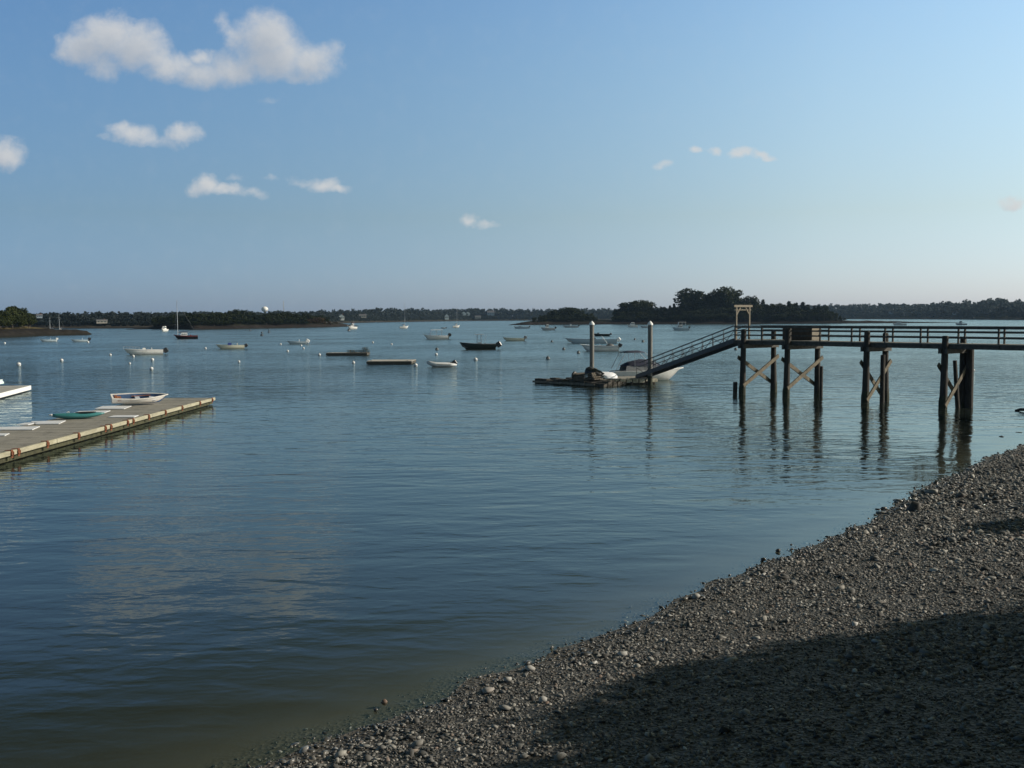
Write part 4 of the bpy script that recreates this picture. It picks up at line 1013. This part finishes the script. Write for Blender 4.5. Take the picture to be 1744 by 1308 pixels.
for i, (fx, zz) in enumerate(((.06, 0), (.15, 0), (.30, 0), (.38, 0), (.46, 0), (.42, 1))):
    q = Vector((fx * ln, 1.2 + .2 * (i % 2), h + .03 + zz * .42)); q.rotate(Matrix.Rotation(rz0, 3, 'Z'))
    t = thing('lobster_trap', 'wire lobster trap standing on the work float' if zz == 0 else 'wire lobster trap laid on top of the others on the work float', 'trap', c0 + q, rz0 + random.uniform(-.2, .2), 'lobster traps on the work float')
    m_ = MB(); sx, sy, sz = .48, .27, .4
    for a in np.linspace(-1, 1, 9):
        for b in (-1, 1):
            m_.beam((a * sx, b * sy, 0), (a * sx, b * sy, sz), .014, .014); m_.beam((a * sx, -sy, (b + 1) / 2 * sz), (a * sx, sy, (b + 1) / 2 * sz), .014, .014)
    for a in np.linspace(0, sz, 6):
        for b in (-1, 1): m_.beam((-sx, b * sy, a), (sx, b * sy, a), .014, .014); m_.beam((b * sx, -sy, a), (b * sx, sy, a), .014, .014)
    m_.build('wire_cage', TW, t)
    MB().box((0, 0, sz * .45), (.06, 2 * sy - .03, sz * .8)).build('net_head', TW, t)
    MB().box((.2, 0, .05), (.35, .3, .05)).build('weight_runner', TW, t)

# ------------------------------------------------------------------ long dock at left with dinghy and kayak
ZD = .46
a, b = P(0, 772, ZD), P(362, 677.5, ZD)
ax = (b - a).normalized(); sd_ = Vector((-ax.y, ax.x, 0))          # left-hand side of the dock axis
near_ = a - ax * 7
LD = (b - near_).length; WD = 4.3
dk = thing('floating_dock', 'long grey plank dock with a cream edge timber and rusty brackets', 'dock', (near_.x, near_.y, 0), math.atan2(ax.y, ax.x))
m_ = MB(); nb = int(LD / .15)
for i in range(nb): m_.box(((i + .5) * LD / nb, WD / 2, ZD - .02 + random.uniform(-.004, .004)), (LD / nb - .011, WD - .02, .04))
m_.build('deck', deckgrey(), dk)
crm = mat('cream_edge_timber', (.33, .31, .225), .7, .25, 2.5, .006, stretch=(.6, 3, 3), dark=(.22, .20, .12), dscale=1.2)
for i in range(6):
    x0, x1 = LD * i / 6 + .02, LD * (i + 1) / 6 - .02
    MB().beam((x0, -.11, ZD - .07), (x1, -.11, ZD - .07), .18, .20, ch=.02).build('edge_timber', crm, dk)
MB().box((LD / 2, .06, ZD - .25), (LD, .1, .34)).box((LD - .05, WD / 2, ZD - .22), (.1, WD - .1, .36)).box((LD / 2, WD - .06, ZD - .25), (LD, .1, .34)).build('frame', mat('weedy_dock_frame', (.05, .05, .025), .9, .5, 3, .02), dk)
MB().box((LD / 2, WD / 2, .03), (LD - .5, WD - .5, .36)).build('flotation_block', blackm(), dk)
MI = dk.matrix_basis.copy()
MI = (Matrix.Translation(dk.location) @ Matrix.Rotation(dk.rotation_euler.z, 4, 'Z')).inverted()
def on_dock(px, py, z=ZD): return MI @ P(px, py, z)
for (px, py) in ((20, 769), (31, 766), (79, 753), (132, 739), (178, 727), (187, 724.5), (215, 717), (222, 714.5), (252, 707.5), (283, 700), (310, 692.5), (340, 684.5), (359, 679)):
    x = on_dock(px, py).x
    q = MB().box((x, -.215, ZD - .10), (.16, .03, .34), 0, .01).box((x, -.08, ZD + .045), (.16, .26, .02)).tube([(x + .05, -.24, ZD - .02), (x - .05, -.24, ZD - .02)], .03, 6)
    q.tube([(x + .09 * math.cos(u), -.245, ZD - .08 + .09 * math.sin(u)) for u in np.linspace(0, 6.283, 13)], .022, 5, False)
    q.build('bracket', rust(), dk)
WBM = mat('white_deck_board', (.66, .67, .68), .5, .1, 2, dark=(.4, .4, .4), damt=.5)
for (c4, lab) in (([(161, 697), (211, 697), (224, 692), (176, 692)], 'white board lying on the dock beside the dinghy stern'), ([(124, 704.5), (176, 704), (188, 700), (136, 701)], 'white board lying just behind the teal kayak'),
                  ([(184, 711.3), (228, 711), (236, 708), (194, 708.4)], 'narrow white board close to the cream dock edge'), ([(62, 723), (100, 722.5), (112, 717), (52, 718.5)], 'pale board in front of the teal kayak nose'),
                  ([(28, 724.5), (48, 724), (64, 720.5), (42, 721)], 'short greyish board touching the dock back edge'), ([(-40, 733), (55, 732.5), (68, 727), (-20, 728.5)], 'long white board across the dock at the left edge'),
                  ([(-40, 743), (8, 742.6), (16, 739), (-30, 739.6)], 'white board nearest of those at the left edge of the dock')):
    vs = [P(x, y, ZD + .012) for x, y in c4]
    ce = sum(vs, Vector()) / 4
    m_ = MB().add([v - ce for v in vs] + [v - ce + Vector((0, 0, .035)) for v in vs], [(3, 2, 1, 0), (4, 5, 6, 7), (0, 1, 5, 4), (1, 2, 6, 5), (2, 3, 7, 6), (3, 0, 4, 7)])
    o = m_.build('white_board', WBM); o.location = ce; tag(o, lab, 'board', 'white boards on the long dock')
# dinghy
p = P(236, 689.5, ZD)
r, L, B, H = boat('white rowing dinghy with blue interior sitting on the end of the long dock', 0, 0, 0, 'R', 8, .42, .40, mat('dinghy_white_paint', (.74, .71, .66), .4, .05, 3, dark=(.5, .42, .33), damt=.35), 'rowing_dinghy', 'dinghy', None,
                  liner=mat('dinghy_blue_interior', (.035, .075, .16), .5, .15, 3), feats=(('thwart', -.02, 1, mat('dinghy_thwart', (.42, .45, .5), .5)), ('thwart', .25, .8, mat('dinghy_thwart', (.4, .4, .4))), ('thwart', -.36, .95, mat('varnished_wood', (.24, .09, .04), .4, .2))), bowh=.32, rake=.05, fine=2.0, stern=.74, loc=p, z=ZD + .12, L=3.2)
r.rotation_euler = (R(13), R(2), r.rotation_euler.z)
MB().beam((-.4, .35, H * .8), (.9, .42, H * .95), .05, .03).build('oar', mat('varnished_wood', (.24, .09, .04)), r)
MB().box((-1.35, 0, H * .9), (.2, .5, .16), 0, .03).build('stern_seat', mat('varnished_wood', (.24, .09, .04)), r)
# kayak
p = P(131, 713.5, ZD); mpp = p.y / FPX; L = 88 * mpp
t = thing('kayak', 'teal kayak with a white nose resting on the long dock', 'kayak', (p.x, p.y, ZD), R(176) - math.atan2(p.x, p.y))
def kring(x, f): return [(x, .36 * f * math.cos(u), .17 + .0 + .17 * (f ** .6) * math.sin(u) + .10 * (1 - f)) for u in np.linspace(0, 6.2832, 13)[:-1]]
fs = lambda s_: max(.03, (1 - abs(s_) ** 2.1))
MB().loft([kring(s_ * L / 2, fs(s_)) for s_ in np.linspace(-1, .86, 15)], True, True).build('hull', mat('teal_plastic', (.04, .175, .18), .35, .08, 3), t, True)
MB().loft([kring(s_ * L / 2, fs(s_)) for s_ in np.linspace(.86, 1, 5)], True, True).build('nose', white(), t, True)
MB().tube([(-.45 + .5 * math.cos(u), .24 * math.sin(u), .335) for u in np.linspace(0, 6.283, 19)], .03, 6, False).build('cockpit_rim', blackm(), t)
MB().loft([[(-.45 + k_ * .48 * math.cos(u), k_ * .22 * math.sin(u), .33 + .015 * (1 - k_)) for u in np.linspace(0, 6.283, 19)[:-1]] for k_ in (1.0, .05)], True, False).build('cockpit_cover', mat('teal_cover', (.02, .13, .13), .6), t)
MB().tube([(.35, .0, .37), (.42, 0, .40), (.49, 0, .37)], .02, 6).build('carry_handle', white(), t)
# white float at the left edge
a, b = P(-40, 680, .42), P(51, 657, .42); ax = (b - a).normalized(); LF = (b - a).length
wf = thing('white_float', 'white-sided float cut by the left edge of the picture', 'float', (a.x, a.y, 0), math.atan2(ax.y, ax.x))
m_ = MB(); nb = int(LF / .16)
for i in range(nb): m_.box(((i + .5) * LF / nb, 1.6, .40), (LF / nb - .01, 3.2, .04))
m_.build('deck', mat('pale_float_deck', (.34, .33, .30), .8, .2, 2, .003), wf)
MB().box((LF / 2, -.04, .27), (LF + .08, .08, .34), 0, .01).box((LF + .04, 1.6, .27), (.08, 3.2, .34), 0, .01).build('fascia', mat('white_fascia_paint', (.76, .76, .73), .5, .06, 2), wf)
MB().box((LF / 2 - .8, 1.6, .02), (LF - 1.6, 3.0, .3)).build('flotation_block', blackm(), wf)
p = P(-6, 655, .42)
t = thing('overturned_skiff', 'pale teal upturned skiff on the white float at the left edge', 'boat', (p.x - .5, p.y + .4, .43), R(80))
MB().loft([[(x, .55 * f * math.cos(u), .42 * (f ** .5) * math.sin(u)) for u in np.linspace(0, math.pi, 9)] for x, f in ((-1.3, .8), (-.6, 1), (.3, .95), (.9, .65), (1.3, .1))], False, False).build('hull', mat('pale_teal_paint', (.55, .68, .66), .4), t, True)
MB().beam((-1.3, 0, .40), (1.2, 0, .30), .04, .05).build('keel', white(), t)

# ------------------------------------------------------------------ pier
PA = Vector((16.705, 73.68, 0)); AX = Vector((.615, -.7886, 0)); NX = Vector((.7886, .615, 0))   # seaward near corner, axis towards land, across
ZDK, ZR = 4.06, 5.09
PW, HEADW, HEADL, PL = 1.75, 3.1, 6.0, 37.0
pier = thing('pier', 'tall weathered timber pier running to shore on crossed pile bents', 'pier', PA, math.atan2(AX.y, AX.x))
# local frame: x along the pier to land, y = away from the camera side
m_ = MB(); nb = int(PL / .15)
for i in range(nb):
    x = (i + .5) * PL / nb; w = HEADW if x < HEADL else PW
    m_.box((x, w / 2, ZDK - .025 + random.uniform(-.004, .004)), (PL / nb - .012, w + .12, .05))
m_.build('deck', deckgrey(), pier)
m_ = MB()
for y in (.06, PW / 2, PW - .06): m_.box((PL / 2, y, ZDK - .19), (PL, .12, .28))
m_.box((HEADL / 2, HEADW - .06, ZDK - .19), (HEADL, .12, .28)).box((-.06, HEADW / 2, ZDK - .19), (.1, HEADW + .1, .28))
m_.build('stringer', pierwood(), pier)
def railing(y, x0, x1, sp, ph, name='railing'):
    r_ = MB(); x = x0 + ph
    while x <= x1 + .01:
        MB().box((x, y, (ZDK + ZR) / 2 - .16), (.10, .09, ZR - ZDK + .30)).build('rail_post', pierwood(), pier); x += sp
    for z, hh in ((ZDK + .36, .10), (ZDK + .70, .10)): r_.box(((x0 + x1) / 2, y + (.065 if y > 1 else -.065), z), (x1 - x0, .04, hh))
    r_.box(((x0 + x1) / 2, y, ZR), (x1 - x0 + .1, .16, .06)); r_.box(((x0 + x1) / 2, y + (.065 if y > 1 else -.065), ZR - .09), (x1 - x0, .04, .10))
    r_.build(name, pierwood(), pier)
railing(.0, 0, PL, 2.45, .05)
railing(PW, HEADL, PL, 2.45, .9)
railing(HEADW, 0, HEADL, 2.0, .05)
piles = {}
def bent(x, ztop, w, labels=None, lean=.12, small=None):
    for i, (y, zt) in enumerate(((-.22, ztop), (w + .22, ztop - .15))):
        sg = -1 if i == 0 else 1
        MB().tube([(x, y + sg * lean, -1.6), (x + .01, y + sg * lean * .6, .6), (x, y + sg * lean * .3, 2.4), (x, y, zt - .04), (x, y, zt)], [.25, .235, .205, .185, .14], 12).build('pile', pilewood(), pier)
    for i, y in enumerate((-.22 - .1, w + .22 + .1)):
        MB().tube([(x, y, -.4), (x, y, .5), (x + .01, y * .98 + .02 * w, .85)], [.262, .258, .235], 12).build('weed_band', mat('tide_weed', (.022, .026, .012), .8, .4, 6, .02), pier)
    MB().box((x + .22, w / 2, ZDK - .46), (.16, w + 1.0, .30)).box((x - .22, w / 2, ZDK - .46), (.16, w + 1.0, .30)).build('cap_beam', pierwood(), pier)
    for sg, xx in ((1, .24), (-1, -.24)):
        y0, y1 = (-.55, w + .5) if sg < 0 else (w + .55, -.5)
        MB().beam((x + xx, y0, 2.8), (x + xx, y1, .7 if w > 3 else .25), .08, .27).build('cross_brace', brace(), pier)
def loc_x(px, py_water):                   # pier coordinate of a bent from its near pile
    q = P(px, py_water); return (q - PA).dot(AX)
xs_b = [.99, 4.89, 11.14, 16.49]
for x, zt, w in ((xs_b[0], 4.86, HEADW), (xs_b[1], 4.98, HEADW), (xs_b[2], 4.80, PW), (xs_b[3], 4.55, PW), (22.2, 4.7, PW), (28.0, 4.7, PW)):
    bent(x, zt, w)
MB().tube([(xs_b[0] - .5, -.55, -1.5), (xs_b[0] - .5, -.5, .95)], [.17, .16], 10).build('fender_pile', pilewood(), pier)
MB().tube([(xs_b[1] + .9, HEADW - .55, -1.5), (xs_b[1] + .9, HEADW - .55, 2.2)], [.12, .11], 10).build('fender_pile', pilewood(), pier)
MB().tube([(xs_b[2] + .3, PW - .55, -1.5), (xs_b[2] + .3, PW - .55, 3.2)], [.16, .15], 10).build('fender_pile', pilewood(), pier)
MB().tube([(xs_b[3] + .3, PW - .6, -1.5), (xs_b[3] + .1, PW - .95, 3.0)], [.15, .12], 10).build('fender_pile', pilewood(), pier)
MB().tube([(xs_b[3] + .42, PW + .3, -1.5), (xs_b[3] + .42, PW + .3, ZDK - .35)], [.25, .23], 12).build('pile', pilewood(), pier)
def at_pier(x, y, z): return PA + AX * x + NX * y + Vector((0, 0, z))
# gantry at the seaward end
pr = math.atan2(AX.y, AX.x)
gt = thing('gantry', 'pale timber gantry frame standing at the seaward end of the pier', 'gantry', at_pier(.02, .0, ZDK), pr)
GWD, GH = 1.62, 2.45
for y in (.1, GWD): MB().box((0, y, GH / 2), (.12, .12, GH)).build('post', palewood(), gt)
MB().box((0, GWD / 2 + .05, GH + .07), (.14, GWD + .5, .16)).box((.0, GWD / 2 + .05, GH - .22), (.05, GWD + .3, .06)).build('crossbeam', palewood(), gt)
for y, d in ((.1, .45), (GWD, -.45)): MB().beam((0, y, GH - .6), (0, y + d, GH - .05), .09, .09).build('knee_brace', palewood(), gt)
# storage box on the pier head
bx = thing('deck_box', 'tall dark plank storage box on the pier head against the rail', 'storage box', at_pier(4.45, HEADW - 1.0, ZDK), pr)
m_ = MB()
for i in range(12): m_.box((-1.2 + i * .2, 0, .48), (.19, .95, .94))
m_.build('plank_side', mat('brown_plank', (.075, .055, .038), .8, .35, 4, .004, stretch=(4, 4, 1)), bx)
MB().box((1.12, 0, .48), (.05, .93, .92)).build('sunlit_toned_end', palewood(), bx)  # box end facing the sun: its lit look is put into paler wood
MB().box((-.08, 0, .985), (2.5, 1.05, .05), 0, .01).build('lid', pierwood(), bx)

# gangway
ga = at_pier(-.1, .75, ZDK - .06); gb = P(1093, 641, .62)
dirg = (gb - ga); Lg = dirg.length; hz = Vector((dirg.x, dirg.y, 0)).normalized(); sdg = Vector((-hz.y, hz.x, 0)); ug = dirg.normalized()
gw = thing('gangway', 'aluminium truss gangway sloping from the pier head down to the float', 'gangway', ga, 0)
upg = Vector((0, 0, 1))
A0, B0 = Vector((0, 0, 0)), gb - ga
for sg, nm in ((-.55, 'truss_side'), (.55, 'truss_side')):
    o_ = sdg * sg; m_ = MB(); N = 10
    m_.beam(A0 + o_ + upg * .0, B0 + o_, .12, .34)
    m_.tube([A0 + o_ + upg * 1.12, B0 + o_ + upg * 1.12 - ug * .5], .045, 7); m_.tube([A0 + o_ + upg * .78, B0 + o_ + upg * .78 - ug * .3], .032, 6)
    for i in range(N + 1):
        q = A0 + (B0 - A0) * (i / N) + o_; m_.tube([q, q + upg * (1.12 if i < N else .8)], .026, 5)
        if i < N:
            q2 = A0 + (B0 - A0) * ((i + 1) / N) + o_
            m_.tube([q, q2 + upg * .78] if i % 2 else [q + upg * .78, q2], .024, 5)
    m_.build(nm, mat('dull_grey_truss', (.060, .066, .070), .6, .25, 5), gw)
m_ = MB()
for i in range(44):
    q = A0 + (B0 - A0) * ((i + .5) / 44) + upg * .12; m_.beam(q - sdg * .5, q + sdg * .5, .26, .04)
m_.build('tread', pierwood(), gw)
MB().beam(B0 - sdg * .6, B0 + sdg * .6, .2, .2).build('roller', blackm(), gw)

# ------------------------------------------------------------------ steel piles and landing float
cone = mat('white_cone_cap', (.80, .80, .78), .4, .04, 4)
steel = mat('weathered_guide_pile', (.155, .15, .135), .7, .3, 2, .006, stretch=(2, 2, .4), dark=(.07, .075, .06), dscale=.9)
for (px, pyb, ptop, lab) in ((1008, 650, 546.5, 'grey guide pile with white cone cap beside the raft heap'), (1107, 655.2, 546.5, 'grey guide pile with white cone cap in front of the gangway foot')):
    q = P(px, pyb); hgt = PD(px, ptop, q.y).z
    t = thing('guide_pile', lab, 'pile', (q.x, q.y, 0), 0, 'guide piles holding the landing float')
    MB().tube([(0, 0, -2), (0, 0, hgt - .34)], .20, 14).build('shaft', steel, t, False)
    MB().tube([(0, 0, .0 - .3), (0, 0, .75)], .212, 14).build('weed_band', mat('tide_weed', (.022, .026, .012), .8, .4, 6, .02), t)
    MB().tube([(0, 0, hgt - .36), (0, 0, hgt - .24), (0, 0, hgt)], [.235, .235, .04], 14).build('cap', cone, t)
# landing float under the gangway
q0, q1 = P(1022, 656.5), P(1118, 653.5); q1 = q0 + (q1 - q0)
rz = math.atan2(q1.y - q0.y, q1.x - q0.x); LL = (q1 - q0).length
lf = thing('landing_float', 'low timber landing float at the foot of the gangway', 'float', (q0.x, q0.y, 0), rz)
m_ = MB(); nb = int(LL / .15)
for i in range(nb): m_.box(((i + .5) * LL / nb, 1.7, .47), (LL / nb - .012, 3.4, .045))
m_.build('deck', deckgrey(), lf)
m_ = MB()
for x in np.arange(.25, LL, .62): m_.box((x, -.03, .28 + random.uniform(-.02, .02)), (.5, .10, .30), 0, .015)
m_.build('edge_block', mat('cream_float_billet', (.40, .37, .28), .8, .3, 4, .01, dark=(.10, .09, .06), dscale=2.5, damt=.8), lf)
MB().box((LL / 2, 1.7, .12), (LL - .1, 3.2, .58)).build('frame', mat('weedy_float_frame', (.06, .055, .045)), lf)
for x in (1.0, 2.9, 4.4): MB().tube([(x, -.14 + .12 * math.cos(u) * 0, .25) for u in (0, 1)][:1] + [(x, -.14, .02)], .09, 8).build('fender', blackm(), lf)
MIL = Matrix.Translation((q0.x, q0.y, 0)) @ Matrix.Rotation(rz, 4, 'Z')
# crate raft on the left
r0, r1 = P(906, 652.5), P(1024, 659.5)
rz2 = math.atan2(r1.y - r0.y, r1.x - r0.x); LR = (r1 - r0).length
rf = thing('crate_raft', 'dark ragged raft of floating crates left of the landing float', 'raft', (r0.x, r0.y, 0), rz2)
DW = mat('slimy_crate_slats', (.062, .055, .045), .85, .5, 4, .012, dark=(.02, .02, .017))
m_ = MB(); rg = random.Random(5)
x = .1
while x < LR - .3:
    w = rg.uniform(.5, .8)
    for y in np.arange(.2, 3.3, .62):
        if y > .5 + x * 1.4: continue
        hh_ = rg.uniform(.30, .46)
        m_.box((x + w / 2, y + .28, hh_ / 2 - .05), (w - .06, .56, hh_), rg.uniform(-.05, .05), .02)
        for s_ in np.linspace(-.2, .2, 4): m_.box((x + w / 2, y + .28 + s_, hh_ - .03), (w - .02, .08, .04), 0)
    x += w
m_.build('crate', DW, rf)
MB().box((LR * .45, .12, .14), (LR * .9, .12, .16)).box((LR * .72, 1.6, .42), (LR * .5, .12, .10)).build('walkway_plank', mat('raft_plank', (.16, .14, .11), .85, .4, 4, .006), rf)
MR = Matrix.Translation((r0.x, r0.y, 0)) @ Matrix.Rotation(rz2, 4, 'Z')
def on_raft(fx, y, z): return MR @ Vector((fx * LR, y, z))
p = on_raft(.66, 1.5, .42)
t = thing('plank_stack', 'worn brown stack of old decking lying tilted on the crate raft', 'lumber stack', p, rz2)
m_ = MB()
for k_ in range(4):
    for i in range(6): m_.xbox(Matrix.Translation((0, -.6 + i * .24, .06 + k_ * .15)) @ Matrix.Rotation(R(-4 - k_), 4, 'Y'), 1.3 - .1 * k_, .105, .05, .01)
m_.build('plank', mat('old_brown_decking', (.12, .10, .075), .85, .45, 4, .008, stretch=(1, 5, 5)), t)
for x in (-1.1, 1.0): MB().box((x, 0, .30), (.12, 1.5, .56)).build('end_cleat', DW, t)
p = on_raft(.70, 1.8, .92)
t = thing('tarp_bundle', 'black tarpaulin bundle slumped on the plank stack beside the pile', 'tarpaulin', p, rz2)
rings = []
for i, (x, hgt, w) in enumerate(((-.55, .32, .45), (-.5, .62, .55), (-.2, .60, .62), (.25, .46, .6), (.7, .25, .5), (.95, .06, .4))):
    rings.append([(x + .04 * math.sin(3 * u + i), w * math.cos(u), .02 + hgt * max(0, math.sin(u)) ** .7 + .03 * math.sin(5 * u + 2 * i)) for u in np.linspace(0, math.pi, 9)])
MB().loft(rings, False, True).build('cover', mat('black_tarp', (.016, .017, .019), .55, .3, 5, .02), t)
MB().tube([(.1, -.62, .05), (.12, -.3, .5), (.12, .3, .5), (.1, .62, .05)], .02, 5).build('lashing', mat('rope', (.25, .22, .16), .9), t)
p = on_raft(.50, 1.2, .42)
t = thing('tyre_fender', 'worn black tyre standing against the plank stack end', 'tyre', p + Vector((0, 0, .34)), rz2)
MB().tube([(0, .27 * math.cos(u), .27 * math.sin(u)) for u in np.linspace(0, 6.2832, 21)], .11, 8, False).build('casing', blackm(), t, True)
MB().tube([(0, .18 * math.cos(u), .18 * math.sin(u)) for u in np.linspace(0, 6.2832, 17)], .03, 6, False).build('bead', mat('tyre_bead', (.03, .03, .03), .7), t, True)
# overturned white dinghy on the landing float
p = MIL @ Vector((.75, .95, .50))
t = thing('upturned_dinghy', 'white dinghy turned upside down on the landing float', 'dinghy', p, rz - R(8))
MB().loft([[(x, .62 * f * math.cos(u), .02 + .60 * (f ** .6) * math.sin(u) ** .8 if 0 < u < math.pi - 1e-6 else .02) for u in np.linspace(0, math.pi, 11)] for x, f in ((-1.25, .86), (-.9, .95), (-.2, 1), (.45, .93), (.9, .72), (1.15, .45), (1.28, .12))], False, True).build('hull', mat('upturned_white_paint', (.74, .75, .77), .35, .05, 3), t, True)
MB().beam((-1.2, 0, .60), (.9, 0, .53), .05, .06).build('keel', white(), t)
MB().tube([(x, .64 * f, .04) for x, f in ((-1.25, .86), (-.2, 1), (.45, .93), (.9, .72), (1.28, .12))], .03, 6).tube([(x, -.64 * f, .04) for x, f in ((-1.25, .86), (-.2, 1), (.45, .93), (.9, .72), (1.28, .12))], .03, 6).build('gunwale', greyhull(), t)
# bowrider alongside the landing float
r, L, B, H = boat('white bowrider with navy canvas top tied behind the landing float', 1098, 647.0, 0, 'R', 19, .86, .33, white(), 'bowrider', fore=.72, liner=inner(), L=6.3, bowh=.22, rake=.10, fine=2.4, stern=.9,
                  feats=(('rail', 12),))
for sy in (-1, 1):
    MB().add([(-.34 * L, sy * B * .47, H + .02), (.22 * L, sy * B * .46, H + .05), (.12 * L, sy * B * .44, H + .55), (-.32 * L, sy * B * .44, H + .50), (-.34 * L, sy * (B * .47 - .03), H + .02), (.22 * L, sy * (B * .46 - .03), H + .05), (.12 * L, sy * (B * .44 - .03), H + .55), (-.32 * L, sy * (B * .44 - .03), H + .5)],
             [(0, 1, 2, 3), (7, 6, 5, 4), (0, 4, 5, 1), (1, 5, 6, 2), (2, 6, 7, 3), (3, 7, 4, 0)]).build('side_curtain', greyc(), r)
MB().loft([[(x, w * math.cos(u), H + .46 + hgt * math.sin(u)) for u in np.linspace(0, math.pi, 11)] for x, hgt, w in ((-.34 * L, .05, B * .42), (-.26 * L, .36, B * .45), (-.08 * L, .62, B * .46), (.06 * L, .55, B * .46), (.18 * L, .2, B * .42), (.22 * L, .05, B * .38))], False, True).build('canopy', navy(), r, True)
MB().add([(.24 * L, -B * .40, H + .04), (.24 * L, B * .40, H + .04), (.13 * L, B * .38, H + .52), (.13 * L, -B * .38, H + .52)], [(0, 1, 2, 3)]).build('windscreen', glassm(), r)
MB().loft([[(x, w * math.cos(u), 2.55 + hgt * math.sin(u)) for u in np.linspace(0, math.pi, 9)] for x, hgt, w in ((-.36 * L, .06, B * .42), (-.25 * L, .16, B * .44), (-.12 * L, .18, B * .44), (-.045 * L, .10, B * .42))], False, True).build('bimini', navy(), r, True)
fr_ = MB()
for sy in (-1, 1):
    fr_.tube([(-.045 * L, sy * B * .42, 2.55), (.14 * L, sy * B * .42, H + .5)], .02, 5); fr_.tube([(-.34 * L, sy * B * .42, 2.56), (-.47 * L, sy * B * .4, H + .2)], .025, 5); fr_.tube([(-.2 * L, sy * B * .43, 2.6), (-.2 * L, sy * B * .45, H + .1)], .018, 5)
fr_.build('bimini_frame', alu(), r)

# ------------------------------------------------------------------ haze
HAZE_DENSITY = 0.00005
hz_ = MB().box((0, 1900, 22), (7800, 5000, 60)).build('haze', bpy.data.materials.new('sea_haze'))
tag(hz_, 'thin blue sea haze over the harbour', kind='stuff')
hm = hz_.data.materials[0]; hm.use_nodes = True; hm.node_tree.nodes.clear()
kk = NT(hm.node_tree); pv = kk.n('ShaderNodeVolumePrincipled'); pv.inputs['Color'].default_value = (.46, .70, 1.0, 1)
pv.inputs['Density'].default_value = HAZE_DENSITY; pv.inputs['Anisotropy'].default_value = .2
kk.put(kk.n('ShaderNodeOutputMaterial').inputs['Volume'], pv.outputs[0])
